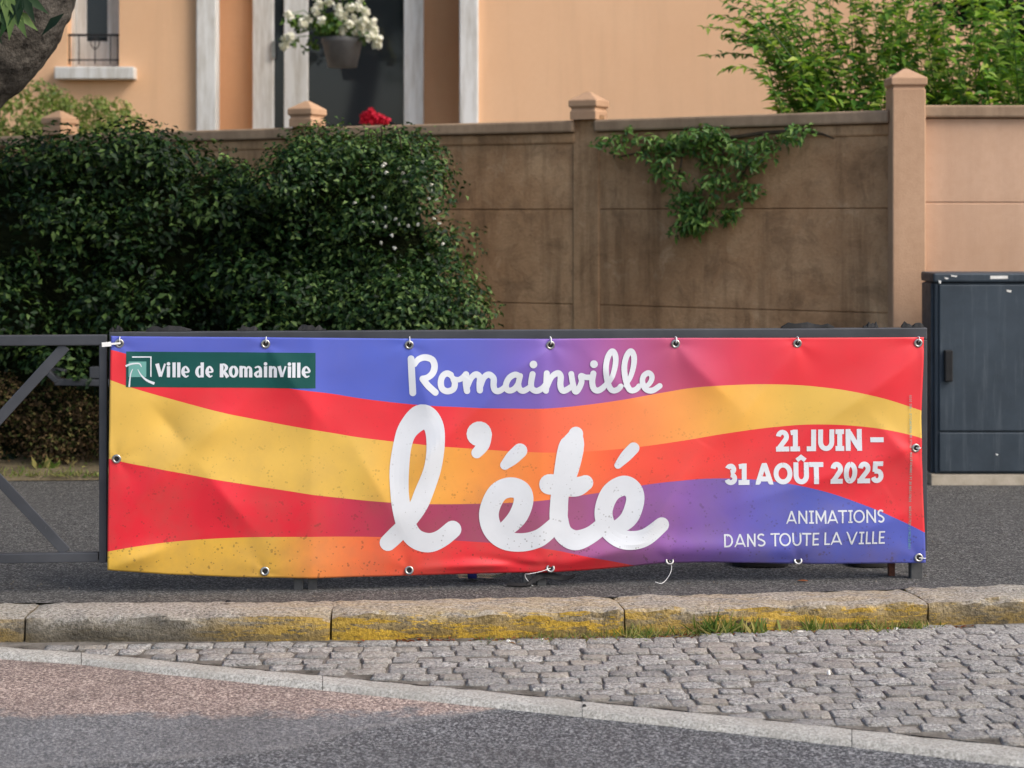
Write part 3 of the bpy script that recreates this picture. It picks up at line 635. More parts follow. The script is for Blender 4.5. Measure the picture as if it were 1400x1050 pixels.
# creeper hanging on the shaded wall
pa, pb = POSTS[1][0], POSTS[0][0]
def wall_pt(px, py, off):
    k = (px - CX) / F; d = pb - pa; t = (k * pa.y - pa.x) / (d.x - k * d.y); p = pa + d * t; nn = Vector((d.y, -d.x, 0)).normalized(); nn = -nn if nn.y > 0 else nn
    Y = p.y; q = P(px, py, Y); return q + nn * off
iv = empty('wall_creeper', wall_pt(975, 200, 0.05), 'green creeper spilling down the shaded wall panel', 'creeper')
cs, rs2 = [], []
for _ in range(120):
    y = 188 + 137 * random.random() ** 1.9
    l = interp(y, [(185, 838), (205, 832), (225, 870), (250, 912), (290, 940), (325, 935), (340, 930)]); r = interp(y, [(185, 1115), (205, 1105), (225, 1075), (250, 1045), (290, 1015), (325, 965), (340, 960)])
    x = random.uniform(l, r); y2 = y + 10 * math.sin(x * 0.05); cs.append(tuple(wall_pt(x, y2, random.uniform(0.05, 0.20)))); rs2.append(random.uniform(0.03, 0.075))
pos, nor = clump_leaves(cs, rs2, 130, 0.5, 0.7); me = leaf_mesh('foliage', pos, nor + np.array([-0.2, -0.5, 0.2]), rand_unit(len(pos)) + np.array([0, -0.2, -0.5]), 0.052 * (0.5 + 0.8 * RNG.random(len(pos))), 0.019)
me.materials.append(M['leaf_ivy']); tag(link('foliage', me, iv), kind='stuff')
m = MB()
m.tube([wall_pt(x, y, 0.05) for x, y in ((1145, 190), (1130, 184), (1100, 179), (1050, 182), (980, 192), (900, 205), (850, 215))], [0.004, 0.007, 0.009, 0.011, 0.011, 0.008, 0.004], 6)
for x0, y0, x1, y1 in ((1050, 184, 1010, 260), (1000, 190, 960, 320), (940, 200, 930, 260)): m.tube([wall_pt(x0, y0, 0.06), wall_pt((x0+x1)/2+8, (y0+y1)/2, 0.12), wall_pt(x1, y1, 0.08)], [0.008, 0.006, 0.003], 6)
m.build('stems', M['twig'], iv)

# leaning street tree at the left edge
tr = empty('street_tree', (-3.0, 7.6, 0), 'leaning grey-barked tree trunk cutting the top left corner', 'tree')
YT = 7.6; rad = 0.21
edge = [(-330, 800), (-300, 650), (-240, 480), (-160, 330), (-70, 220), (0, 142), (38, 112), (72, 68), (95, 22), (105, -20), (112, -90), (128, -200), (150, -330)]
pts = []
for i, (x, y) in enumerate(edge):
    a, b = edge[max(i-1, 0)], edge[min(i+1, len(edge)-1)]; d = Vector((b[0]-a[0], b[1]-a[1])).normalized(); nrm = Vector((d.y, -d.x)) * (rad / YT * F)
    r = rad * (1.15 - 0.4 * i / len(edge)); nrm = nrm * (r / rad); pts.append((P(x + nrm.x, y + nrm.y, YT), r))
def dense(pts, k=10):
    out = []
    for i in range(len(pts) - 1):
        p0, p1, p2, p3 = [pts[min(max(i + j, 0), len(pts) - 1)] for j in (-1, 0, 1, 2)]
        for s in range(k):
            t = s / k; q = [0.5 * ((2*b) + (-a + c) * t + (2*a - 5*b + 4*c - d) * t*t + (-a + 3*b - 3*c + d) * t**3) for a, b, c, d in zip(p0, p1, p2, p3)]
            out.append(q)
    out.append(list(pts[-1])); return out
dp = dense([(p.x, p.y, p.z, r) for p, r in pts], 9)
m = MB(); m.tube([(a, b, c) for a, b, c, r in dp], [r for *_, r in dp], 36)
nv = []
for (x, y, z) in m.v:
    c = min(dp, key=lambda q: (q[2] - z) ** 2 + (q[0] - x) ** 2); dv = Vector((x - c[0], y - c[1], z - c[2])); s = 1 + 0.09 * mnoise.fractal(Vector((x * 6, y * 6, z * 4)), 1, 2, 5) + 0.05 * mnoise.noise(Vector((x * 26, y * 26, z * 9)))
    nv.append((c[0] + dv.x * s, c[1] + dv.y * s, c[2] + dv.z * s))
m.v = nv; m.build('trunk', M['bark'], tr, True)
top = Vector(dp[-1][:3]); lim = MB(); cc = []
for a in range(6):
    e = top + Vector((math.cos(a * 1.1) * random.uniform(0.7, 1.4), math.sin(a * 1.1) * random.uniform(0.6, 1.2), random.uniform(0.3, 1.1))); lim.tube([tuple(top - Vector((0, 0, 0.1))), tuple(top.lerp(e, 0.5) + Vector((0, 0, 0.15))), tuple(e)], [0.10, 0.06, 0.02], 10)
    for _ in range(9): cc.append(tuple(e + Vector((random.gauss(0, 0.35), random.gauss(0, 0.35), random.gauss(0.15, 0.3)))))
for _ in range(300):  # extra unseen canopy, widened to shade the hedge, wall and house left
    d = Vector(rand_unit(1)[0]) * random.random() ** 0.4; cc.append((-3.2 + d.x * 2.9, 10.2 + d.y * 3.6, 5.6 + d.z * 1.3))
for e in ((-3.6, 8.6, 5.0), (-2.2, 10.5, 5.4), (-4.4, 11.0, 5.4), (-1.6, 8.4, 5.2), (-3.2, 12.6, 5.6)): lim.tube([tuple(top), tuple(top.lerp(Vector(e), 0.5) + Vector((0, 0, 0.3))), e], [0.11, 0.07, 0.02], 10)
lim.build('limbs', M['bark'], tr, True)
pos, nor = clump_leaves(cc, [random.uniform(0.2, 0.4) for _ in cc], 16); nor[:, 2] += 0.8
me = leaf_mesh('crown', pos, nor, rand_unit(len(pos)) + np.array([0, 0, -0.3]), 0.13 * (0.7 + 0.5 * RNG.random(len(pos))), 0.06); me.materials.append(M['leaf_ivy']); tag(link('crown', me, tr), kind='stuff')
# low sprig with fanned leaves in the corner
lp, ln, ld = [], [], []
for (x, y, L) in ((-6, 6, 0.12), (18, 12, 0.13), (8, -12, 0.12), (-18, 22, 0.12), (30, -8, 0.10), (88, 18, 0.03)):
    c = P(x, y, 7.25)
    for a in range(5 if L > 0.05 else 1):
        an = math.radians(-150 + a * 30 + random.uniform(-8, 8)); lp.append(tuple(c)); ln.append((0.2 * math.cos(an), -1, 0.3)); ld.append((math.cos(an), -0.3, math.sin(an)))
me = leaf_mesh('sprig', lp, ln, ld, 0.135, 0.042, 0.1); me.materials.append(M['leaf_round']); link('sprig', me, tr)
m = MB(); m.tube([P(-60, -60, 7.4), P(-20, -25, 7.3), P(10, 5, 7.25)], [0.012, 0.008, 0.004], 6); m.tube([P(10, -90, 7.5), P(12, -40, 7.3), P(14, 5, 7.25)], [0.012, 0.008, 0.004], 6); m.build('twigs', M['twig'], tr)

# porch plants
YPt = 14.75; c = P(468, 92, YPt)
hp = empty('hanging_planter', c, 'grey hanging pot overflowing with white flowers in the porch', 'flower pot')
m = MB(); s = YPt / F; m.lathe(c, [(20*s, 0), (27*s, 32*s), (29*s, 34*s), (29*s, 40*s), (25*s, 40*s), (24*s, 34*s)], 20); m.build('pot', M['pot'], hp, True)
m = MB()
for a in range(3): m.tube([c + Vector((math.cos(a*2.1) * 27*s, math.sin(a*2.1) * 27*s, 38*s)), c + Vector((0, 0, 1.05))], 0.007, 5)
m.tube([c + Vector((0, 0, 1.05)), Vector((c.x, c.y, 5.02))], 0.004, 5); m.build('hanger', M['iron'], hp)
m = MB(); m.box(xl - 0.1, xr + 0.1, 14.6, YF + 0.3, 5.02, 5.25); m.build('porch_beam', M['white'], hs)
cs = [tuple(c + Vector((random.gauss(-0.06, 0.15), random.gauss(0, 0.1), 44*s + random.gauss(0.08, 0.09)))) for _ in range(34)]
pos, nor = clump_leaves(cs, [random.uniform(0.05, 0.09) for _ in cs], 110); me = leaf_mesh('foliage', pos, nor, rand_unit(len(pos)), 0.05, 0.035); me.materials.append(M['leaf_ivy']); tag(link('foliage', me, hp), kind='stuff')
fp, fn, fd = [], [], []
for fx, fy in [(395, 20), (391, 52), (388, 62), (397, 50), (414, 30), (432, 14), (450, 3), (463, 10), (470, 22), (484, 25), (489, 33), (468, 40), (500, 15), (509, 30), (512, 42), (516, 52), (505, 50), (478, 10), (488, 8), (495, 42), (440, 28), (515, 60), (470, -6), (430, -8), (455, -10), (492, -4), (463, 18), (497, 28), (507, 38), (486, 40), (476, 32), (436, 6), (421, 24)]:
    q = P(fx, fy, YPt - 0.18 + random.uniform(-0.05, 0.05))
    for k in range(16):
        a = random.uniform(0, 6.283); fp.append(tuple(q + Vector(rand_unit(1)[0]) * 0.015)); fn.append((math.cos(a) * .6, -1, math.sin(a) * .6 + .3)); fd.append((math.cos(a), -0.3, math.sin(a)))
me = leaf_mesh('white_flower', fp, fn, fd, 0.048, 0.046); me.materials.append(M['petal_white']); tag(link('white_flower', me, hp), kind='stuff')
m = MB()
for fx, fy in ((395, 20), (390, 56)): m.tube([c + Vector((-0.05, 0, 0.28)), P(fx + 20, fy - 6, YPt - 0.08), P(fx, fy, YPt - 0.18)], 0.004, 5)
m.build('stems', M['leaf_ivy'], hp)
c2 = Vector((PX(510, 15.0), 15.0, 1.72))
gp = empty('geranium_pot', c2, 'red flowering pot plant on the porch floor by the door', 'flower pot')
m = MB(); m.lathe(c2, [(0.09, 0), (0.125, 0.2), (0.135, 0.2), (0.135, 0.24), (0.11, 0.24), (0.10, 0.2)], 18); m.build('pot', M['terracotta'], gp, True)
cs = [tuple(c2 + Vector((random.gauss(0, 0.07), random.gauss(0, 0.06), 0.27 + random.random() * 0.12))) for _ in range(16)]
pos, nor = clump_leaves(cs, [0.06] * 16, 90); me = leaf_mesh('foliage', pos, nor, rand_unit(len(pos)), 0.05, 0.04); me.materials.append(M['leaf_ivy']); tag(link('foliage', me, gp), kind='stuff')
fp, fn, fd = [], [], []
for fx, fy in ((500, 158), (507, 156), (512, 160), (505, 164), (518, 163), (526, 166), (496, 164)):
    q = P(fx, fy, 14.9)
    for k in range(22):
        a = random.uniform(0, 6.283); fp.append(tuple(q + Vector(rand_unit(1)[0]) * 0.03)); fn.append((math.cos(a)*.6, -1, math.sin(a)*.6)); fd.append((math.cos(a), -0.2, math.sin(a)))
me = leaf_mesh('red_flower', fp, fn, fd, 0.04, 0.04); me.materials.append(M['petal_red']); tag(link('red_flower', me, gp), kind='stuff')
m = MB()
for fx in (500, 512, 524): m.tube([c2 + Vector((0, 0, 0.3)), P(fx, 164, 14.9)], 0.004, 5)
m.build('stems', M['leaf_ivy'], gp)

# ------------------------------------------------------------------ street cabinet
YC = 8.88; X0 = PX(1278, YC); X1 = X0 + 0.85; ZT = PZ(373, YC); ZB = 0.055
cb = empty('street_cabinet', ((X0 + X1) / 2, YC + 0.12, 0), 'dark blue-grey metal utility cabinet on a concrete plinth', 'utility cabinet')
m = MB(); m.box(X0, X1, YC, YC + 0.24, ZB, ZT - 0.05); m.build('body', M['cabinet'], cb, bevel=0.006)
m = MB(); m.box(X0 - 0.012, X1 + 0.012, YC - 0.02, YC + 0.255, ZT - 0.048, ZT); m.build('lid', M['cabinet'], cb, bevel=0.01)
zs = PZ(590, YC)
m = MB(); m.box(X0 + 0.02, X1 - 0.02, YC - 0.014, YC - 0.001, zs + 0.004, ZT - 0.06); d = m.build('door', M['cabinet'], cb, bevel=0.005)
m = MB(); m.box(X0 + 0.02, X1 - 0.02, YC - 0.014, YC - 0.001, ZB + 0.01, zs - 0.004); m.build('lower_panel', M['cabinet'], cb, bevel=0.005)
m = MB(); m.box(PX(1289, YC), PX(1300, YC), YC - 0.045, YC - 0.014, PZ(521, YC), PZ(478, YC)); hd = m.build('handle', M['rubber'], d, bevel=0.006)
m = MB(); m.lathe((PX(1294.5, YC), YC - 0.047, PZ(503, YC)), [(0.007, -0.007), (0.007, 0.007)], 10); m.build('lock', M['chrome'], hd)
m = MB(); m.box(X0 - 0.02, X1 + 0.03, YC - 0.005, YC + 0.26, -0.02, ZB - 0.003); m.build('plinth', M['plinth'], cb, bevel=0.006)
m = MB(); m.box(PX(1262, YC+0.2), PX(1262, YC+0.2) + 0.03, YC + 0.03, YC + 0.23, ZB, ZT - 0.055); m.build('side_trim', M['cabinet'], cb, bevel=0.004)
m = MB(); m.add([P(1354, 377, YC - 0.0205), P(1378, 377, YC - 0.0205), P(1378, 381, YC - 0.0205), P(1354, 381.5, YC - 0.0205)], [(3,2,1,0)]); m.build('sticker_scrap', M['paper'], cb)
for x, y, w, h_ in ((1376, 396, 7, 4), (1291, 379, 6, 3), (1300, 376, 9, 3), (1283, 383, 4, 5), (1361, 620, 4, 3)):
    m = MB(); yy = YC - (0.0215 if y < 385 else 0.0150); m.add([P(x, y, yy), P(x + w, y + 1, yy), P(x + w - 1, y + h_, yy), P(x + 1, y + h_ - 1, yy)], [(3,2,1,0)]); m.build('sticker_residue', M['paper'], cb)

# ------------------------------------------------------------------ barriers
BA, BB = Vector((-1.43, 6.33, 0)), Vector((1.53, 6.58, 0))
MSL = (BB.y - BA.y) / (BB.x - BA.x)
BN = Vector((MSL, -1, 0)).normalized()
def on_plane(px, py, off=0.0):      # point of the railing plane (moved off metres toward the street)
    k = (px - CX) / F; y0 = BA.y - MSL * BA.x; Y = y0 / (1 - MSL * k); return P(px, py, Y) + BN * off
bd = (BB - BA).normalized()
def frame_barrier(name, label, xa, xb, ztop, zbot, legs, crosses, rail=0.045):
    mid = on_plane((xa + xb) / 2, 500); h = empty(name, (mid.x, mid.y, 0), label, 'barrier', 'steel crossbar barriers along the kerb')
    A, B = on_plane(xa, 500), on_plane(xb, 500); A.z = B.z = 0; up = Vector((0, 0, 1))
    m = MB(); m.bar(A + up * (ztop - rail/2), B + up * (ztop - rail/2), 0.034, rail); m.build('top_rail', M['steel'], h, bevel=0.004)
    m = MB(); m.bar(A + bd * 0.032 + up * (zbot + 0.02), B - bd * 0.032 + up * (zbot + 0.02), 0.030, 0.034); m.build('bottom_rail', M['steel'], h, bevel=0.003)
    for q, s in ((A, 1), (B, -1)):
        c = q + bd * s * 0.014; m = MB(); m.bar(c + up * zbot, c + up * (ztop - rail), 0.028, 0.034, up=bd.cross(up)); m.build('upright', M['steel'], h, bevel=0.003)
    for (xc0, xc1) in crosses:
        for sw, (p0, p1) in enumerate((((xc0, ztop - rail - 0.002), (xc1, zbot + 0.038)), ((xc1, ztop - rail - 0.002), (xc0, zbot + 0.038)))):
            a = on_plane(p0[0], 500, 0.004 if sw else -0.008); b = on_plane(p1[0], 500, 0.004 if sw else -0.008); a.z = p0[1]; b.z = p1[1]
            m = MB(); m.bar(a, b, 0.010, 0.038, up=(b - a).cross(BN)); m.build('cross_brace', M['steel'], h, bevel=0.002)
    for lx, w in legs:
        c = on_plane(lx, 795, -0.004); c.z = 0; m = MB(); m.bar(c + up * -0.06, c + up * (zbot + 0.004), w, 0.035, up=bd.cross(up)); m.build('leg', M['leg_steel'], h, bevel=0.003)
    return h
b2 = frame_barrier('crossbar_barrier', 'dark grey steel barrier carrying the banner', 150, 1266, 0.935, 0.10,
                   [(408, 0.034), (427, 0.034), (721, 0.034), (740, 0.034), (1252, 0.045)], [(215, 470), (570, 830), (930, 1190)])
b1 = frame_barrier('crossbar_barrier', 'bare dark grey barrier with crossed braces at the left edge', -240, 147, 0.925, 0.105, [(-60, 0.034), (-42, 0.034)], [(-172, 90)], 0.038)
b1.name = 'crossbar_barrier.001'
m = MB(); c = on_plane(1225, 790, -0.06); m.bar((c.x, c.y, -0.05), (c.x, c.y, 0.12), 0.022, 0.03, up=(0, 1, 0)); m.build('leg', M['rust'], b2)
# scraps of old tape and torn strapping left on the top rail
rr = random.Random(3)
for k, (xa, xb) in enumerate(((150, 168), (200, 262), (325, 352), (408, 446), (1068, 1140), (1180, 1200), (1232, 1262))):
    m = MB(); n = 9; top_ = []; bot = []
    for i in range(n):
        p = on_plane(xa + (xb - xa) * i / (n - 1), 450); z = 0.938
        hgt = rr.uniform(0.003, 0.022) * (0.4 if i in (0, n - 1) else 1); oy = rr.uniform(-0.004, 0.004)
        for dy, zz in ((-0.012, z - 0.002), (-0.006 + oy, z + hgt), (0.006 + oy, z + hgt * 0.8), (0.012, z - 0.002)): top_.append((p.x, p.y + dy, zz))
    m.add(top_, [(i*4+j, (i+1)*4+j, (i+1)*4+j+1, i*4+j+1) for i in range(n-1) for j in range(3)]); m.build('tape_scrap', M['rubber'], b2)

# ------------------------------------------------------------------ the banner
def b_top(px): return interp(px, [(140, 458), (165, 459), (364, 460), (560, 462), (750, 462), (921, 461), (1086, 461), (1270, 460)])
BOT = [(140, 776), (155, 777), (230, 783), (330, 786.5), (430, 787), (520, 785.5), (600, 783), (690, 781), (755, 780), (800, 778), (850, 774), (900, 769), (960, 767.5), (1040, 768), (1110, 769), (1200, 768), (1270, 767)]
def b_bot(px): return interp(px, BOT)
def b_left(s): return 153.5 - 4.5 * s
def b_right(s): return interp(s, [(0, 1259), (0.35, 1254.5), (0.55, 1255), (0.8, 1258.5), (1, 1262)])
FOLDS = [(745, 475, 560, 640, 5, 22), (745, 475, 660, 530, 4, 14), (1240, 495, 1090, 600, 6, 24), (1240, 612, 1000, 690, 5, 22), (1085, 475, 950, 640, 4, 26),
         (935, 640, 860, 760, 6, 22), (150, 730, 300, 560, 4, 26), (215, 560, 262, 615, -5, 24), (262, 615, 345, 540, 5, 24), (280, 640, 360, 735, 5, 26),
         (150, 775, 240, 742, 6, 14), (600, 772, 755, 764, 6, 7), (660, 762, 750, 772, -5, 6), (755, 772, 880, 740, 5, 14), (1230, 700, 1120, 745, 4, 18), (365, 475, 460, 600, 4, 30),
         (560, 475, 600, 600, 3, 26), (480, 600, 560, 740, 4, 30), (921, 475, 1010, 560, 4, 24), (1250, 640, 1180, 560, 4, 20), (1170, 690, 1040, 760, 5, 22), (620, 560, 540, 700, 4, 26), (800, 480, 880, 560, 3, 26)]
EYES = [(165, 468), (364, 469), (559, 470), (750, 470), (921, 469), (1086, 468), (1251, 468), (162, 625), (1246, 610), (363, 778), (559, 777), (751, 774), (914, 765), (1088, 764), (1252, 760)]
def wrinkle(px, py):
    w = 0.0
    for x0, y0, x1, y1, a, wd in FOLDS:
        dx, dy = x1 - x0, y1 - y0; L2 = dx*dx + dy*dy; t = ((px-x0)*dx + (py-y0)*dy) / L2
        if -0.3 < t < 1.3:
            d = ((px-x0)*dy - (py-y0)*dx) / math.sqrt(L2)
            if abs(d) < wd * 4: w += a * 0.0026 * (0.5 * math.exp(-(d/wd)**2) + 0.6 * math.exp(-(math.sqrt(d*d + 12.0) - 3.4)/(wd*0.55))) * math.exp(-((t-0.42)/0.42)**2)
    w += 0.0075 * mnoise.noise(Vector((px * 0.006, py * 0.008, 2.0))) + 0.0028 * mnoise.noise(Vector((px * 0.018 + py * 0.010, py * 0.022, 7.0)))
    for ex, ey in EYES:                                                # pull folds fanning out from the eyelets
        rx, ry = px - ex, py - ey; rr2 = math.hypot(rx, ry)
        if rr2 < 95:
            an = math.atan2(ry, rx); w += 0.0032 * math.sin(an * 5 + ex * 0.7) * (rr2 / 30) * math.exp(-rr2 / 26.0) - 0.003 * math.exp(-(rr2 / 12) ** 2)
    for xc, a in ((427, 0.010), (738, 0.008), (1008, 0.004), (285, 0.003), (585, 0.003)):       # packing creases
        w += a * math.exp(-(math.sqrt((px - xc) ** 2 + 16.0) - 4.0) / 42.0)
    v = (py - b_top(px)) / (b_bot(px) - b_top(px))
    sag = 4 * v * (1 - v); w += 0.010 * sag
    if v > 0.9: w -= 0.022 * ((v - 0.9) / 0.1) ** 2 * (0.15 + 0.85 * math.exp(-((px - 930) / 190) ** 2))
    w += 0.010 * math.exp(-((py - 748) / 16.0) ** 2) * math.exp(-((px - 960) / 160.0) ** 2)
    return w
BOFF = 0.036
def bpt(px, py, eps=0.0): return on_plane(px, py, BOFF + wrinkle(px, py) + eps)
bo = on_plane(705, 620, BOFF)
ban = empty('banner', (bo.x, bo.y, bo.z - 0.42), 'colourful wavy striped summer event banner tied to the street barrier', 'banner')
def banner_mat():
    t = NT('printed_vinyl'); uv = t.n.new('ShaderNodeUVMap'); uv.uv_map = 'UVMap'; u, v, _ = t.sep(uv.outputs[0]); p = t.pos()
    def curve(pts):
        fc = t.n.new('ShaderNodeFloatCurve'); cu = fc.mapping.curves[0]; fc.mapping.use_clip = False
        for i, (a, b) in enumerate(pts):
            q = ((a - 140) / 1130, (b - 440) / 360)
            if i < 2: cu.points[i].location = q
            else: cu.points.new(*q)
        fc.mapping.update(); t.L(u, fc.inputs['Value']); return fc.outputs[0]
    def rampx(els): return t.ramp(u, [((a - 140) / 1130, lin(*c)) for a, c in els])
    C1 = curve([(140, 474), (172, 482), (230, 500), (300, 515), (403, 530), (450, 536), (500, 544), (575, 552), (640, 555), (700, 556.5), (750, 556), (800, 551.5), (850, 544.5), (905, 535), (950, 528), (1000, 524.7), (1060, 524), (1120, 528), (1180, 537.5), (1256, 560), (1270, 565)])
    C2 = curve([(140, 513), (153, 518), (175, 526), (240, 545), (306, 562), (380, 577), (460, 590.5), (500, 597), (600, 607.5), (680, 613.5), (725, 615.5), (765, 616), (814, 614), (870, 609), (930, 600.5), (1000, 588.5), (1060, 581.5), (1110, 578.3), (1172, 581), (1220, 588), (1270, 602)])
    C3 = curve([(140, 621), (150, 624.5), (230, 640), (305, 654), (380, 666), (460, 677), (530, 683.5), (585, 686.2), (650, 686), (727, 682.5), (815, 671.5), (880, 660.5), (930, 654), (975, 651.5), (1020, 652.5), (1067, 657.5), (1110, 666), (1172, 686), (1220, 706), (1270, 731)])
    C4 = curve([(140, 753), (200, 742.5), (260, 736), (330, 731.8), (400, 730.5), (460, 730.3), (530, 731.5), (629, 736.5), (690, 741), (740, 746.5), (800, 757.5), (850, 768), (900, 780), (1000, 798), (1270, 799)])
    blue, red, yel = (86, 96, 182), (226, 48, 58), (224, 182, 84)
    s1 = rampx([(153, blue), (560, (84, 100, 192)), (660, (96, 98, 188)), (750, (128, 96, 176)), (830, (166, 90, 150)), (920, (190, 78, 112)), (1010, (218, 58, 78)), (1090, red)])
    s2 = rampx([(153, red), (600, red), (690, (236, 76, 62)), (790, (246, 116, 78)), (890, (246, 146, 82)), (990, (240, 176, 78)), (1090, yel)])
    s3 = rampx([(153, yel), (490, yel), (560, (232, 172, 74)), (680, (242, 148, 70)), (780, (244, 118, 66)), (860, (240, 88, 64)), (940, (238, 70, 62)), (1060, red)])
    s4 = rampx([(153, (224, 40, 54)), (420, (220, 40, 56)), (480, (192, 52, 74)), (560, (166, 62, 88)), (690, (160, 74, 106)), (790, (164, 88, 134)), (880, (150, 92, 158)), (960, (130, 96, 172)), (1040, (100, 98, 184)), (1110, blue)])
    s5 = rampx([(153, (226, 180, 70)), (370, (226, 176, 70)), (432, (234, 142, 74)), (510, (236, 108, 66)), (585, (232, 62, 58)), (640, red)])
    c = s5
    for C, s in ((C4, s4), (C3, s3), (C2, s2), (C1, s1)): c = t.mix(t.math('LESS_THAN', v, C), c, s)
    # splashes of road dirt, denser lower down
    def speck(sc, thr, amt):
        d = t.voro(t.scale(uv.outputs[0], (1130/360, 1, 1)), sc); r = t.noise(t.scale(uv.outputs[0], (1130/360, 1, 1)), sc * 0.29, 2)
        return t.math('MULTIPLY', t.math('LESS_THAN', d, t.math('MULTIPLY', t.math('SUBTRACT', r, thr), 1.7)), amt)
    grad = t.ramp(v, [(0.25, 0.06), (0.7, 0.6), (0.95, 1.0)])
    sp = t.math('MAXIMUM', speck(78, 0.44, 0.5), speck(36, 0.60, 0.7))
    c = t.mix(t.math('MULTIPLY', sp, grad), c, lin(70, 52, 40))
    film = t.noise(t.scale(uv.outputs[0], (6, 1.6, 1)), 3.0, 5, 0.65)
    c = t.mix(t.math('MULTIPLY', t.ramp(film, [(0.4, 0.0), (0.72, 0.36)]), t.ramp(v, [(0.3, 0.25), (0.95, 1.0)])), c, lin(128, 104, 84))
    t.color(c); t.rough(0.42, 0.4); t.bump(t.noise(p, 900, 2), 0.06, 0.001); return t.mat
M['banner'] = banner_mat()
NU, NV = 420, 130; vs = np.zeros(((NU+1)*(NV+1), 3)); uvs = np.zeros(((NU+1)*(NV+1), 2)); k = 0
for j in range(NV + 1):
    s = j / NV
    for i in range(NU + 1):
        px = b_left(s) + (b_right(s) - b_left(s)) * i / NU; py = b_top(px) + (b_bot(px) - b_top(px)) * s
        vs[k] = bpt(px, py); uvs[k] = ((px - 140) / 1130, (py - 440) / 360); k += 1
fs = [(j*(NU+1)+i, (j+1)*(NU+1)+i, (j+1)*(NU+1)+i+1, j*(NU+1)+i+1) for j in range(NV) for i in range(NU)]
me = bpy.data.meshes.new('banner_cloth'); me.from_pydata(vs.tolist(), [], fs); me.polygons.foreach_set('use_smooth', [True]*len(fs))
ul = me.uv_layers.new(name='UVMap'); idx = np.zeros(len(me.loops), np.int32); me.loops.foreach_get('vertex_index', idx); ul.data.foreach_set('uv', uvs[idx].ravel()); me.materials.append(M['banner'])
cl = link('cloth', me, ban); sm = cl.modifiers.new('thick', 'SOLIDIFY'); sm.thickness = 0.0012; sm.offset = -1
cl['label'] = 'printed vinyl sheet with blue, red, orange, yellow and purple waves'

def ink(name, a, b):
    t = NT(name); p = t.pos(); x, y, z = t.sep(p); d = t.voro(p, 85); r = t.noise(p, 26, 2)
    sp = t.math('MULTIPLY', t.math('LESS_THAN', d, t.math('MULTIPLY', t.math('SUBTRACT', r, 0.47), 1.6)), t.ramp(z, [(0.05, 0.6), (0.62, 0.04)]))
    c = t.mix(sp, t.ramp(t.noise(p, 6, 5), [(0.35, a), (0.7, b)]), lin(96, 84, 74)); t.color(c); t.rough(0.42, 0.4); return t.mat
M['ink_white'] = ink('white_print', lin(220, 223, 226), lin(212, 215, 218))
M['ink_green'] = ink('green_print', lin(8, 74, 68), lin(12, 80, 74))
M['ink_teal'] = ink('teal_print', lin(104, 162, 152), lin(112, 168, 158))
def catmull(pts, k=8):
    if len(pts) < 3: return [[a + (b - a) * i / 12 for a, b in zip(pts[0], pts[1])] for i in range(13)] if len(pts) == 2 else [list(pts[0])]
    return dense([tuple(map(float, p)) for p in pts], k)
class Print:
    """flat print laid on the cloth: ribbons in photo-pixel units"""
    def __init__(s): s.m = MB(); s.eps = 0.0009
    def ribbon(s, pts, round_ends=True, smooth=True, k=8, across=4, box=None):
        q = catmull(pts, k) if smooth else [list(map(float, p)) for p in pts]
        if not smooth:
            out = []
            for a, b in zip(q, q[1:]):
                nseg = max(1, int(math.hypot(b[0]-a[0], b[1]-a[1]) / 6)); out += [[x + (y - x) * i / nseg for x, y in zip(a, b)] for i in range(nseg)]
            out.append(q[-1]); raw = q; q = out
        n = len(q); vs = []
        for i, (x, y, w) in enumerate(q):
            a = q[max(i-1, 0)]; b = q[min(i+1, n-1)]; dx, dy = b[0]-a[0], b[1]-a[1]; l = math.hypot(dx, dy) or 1; nx, ny = -dy/l, dx/l
            if not smooth and 0 < i < n-1:          # mitre
                d1 = (q[i][0]-a[0], q[i][1]-a[1]); d2 = (b[0]-q[i][0], b[1]-q[i][1]); l1 = math.hypot(*d1) or 1; l2 = math.hypot(*d2) or 1
                tx, ty = d1[0]/l1 + d2[0]/l2, d1[1]/l1 + d2[1]/l2; tl = math.hypot(tx, ty) or 1; nx, ny = -ty/tl, tx/tl
                c = abs(nx * (-d1[1]/l1) + ny * (d1[0]/l1)); w = w / max(c, 0.35)
            e = s.eps + 0.0002 * i / n
            for j in range(across + 1):
                o = (j / across - 0.5) * w; qx, qy = x + nx*o, y + ny*o
                if box: qx = min(max(qx, box[0]), box[1]); qy = min(max(qy, box[2](qx)), box[3](qx))
                vs.append(bpt(qx, qy, e))
        A = across + 1
        s.m.add(vs, [(i*A+j, (i+1)*A+j, (i+1)*A+j+1, i*A+j+1) for i in range(n-1) for j in range(across)])
        s.eps += 0.00003
        if round_ends:
            s.disc(q[0][0], q[0][1], q[0][2] / 2); s.disc(q[-1][0], q[-1][1], q[-1][2] / 2)
    def disc(s, x, y, r, n=18):
        vs = [bpt(x, y, s.eps)] + [bpt(x + r*f*math.cos(2*math.pi*i/n), y + r*f*math.sin(2*math.pi*i/n), s.eps) for f in (0.55, 1.0) for i in range(n)]
        s.m.add(vs, [(0, 1+i, 1+(i+1)%n) for i in range(n)] + [(1+i, 1+n+i, 1+n+(i+1)%n, 1+(i+1)%n) for i in range(n)]); s.eps += 0.00003
    def quad(s, x0, y0, x1, y1, tilt=0.0, nx=24, ny=6):
        vs = [bpt(x0 + (x1-x0)*i/nx, y0 + (y1-y0)*j/ny + tilt*i/nx, s.eps) for j in range(ny+1) for i in range(nx+1)]
        s.m.add(vs, [(j*(nx+1)+i, (j+1)*(nx+1)+i, (j+1)*(nx+1)+i+1, j*(nx+1)+i+1) for j in range(ny) for i in range(nx)]); s.eps += 0.0001
    def done(s, name, mat, label): o = s.m.build(name, mat, ban, False); o['label'] = label; return o

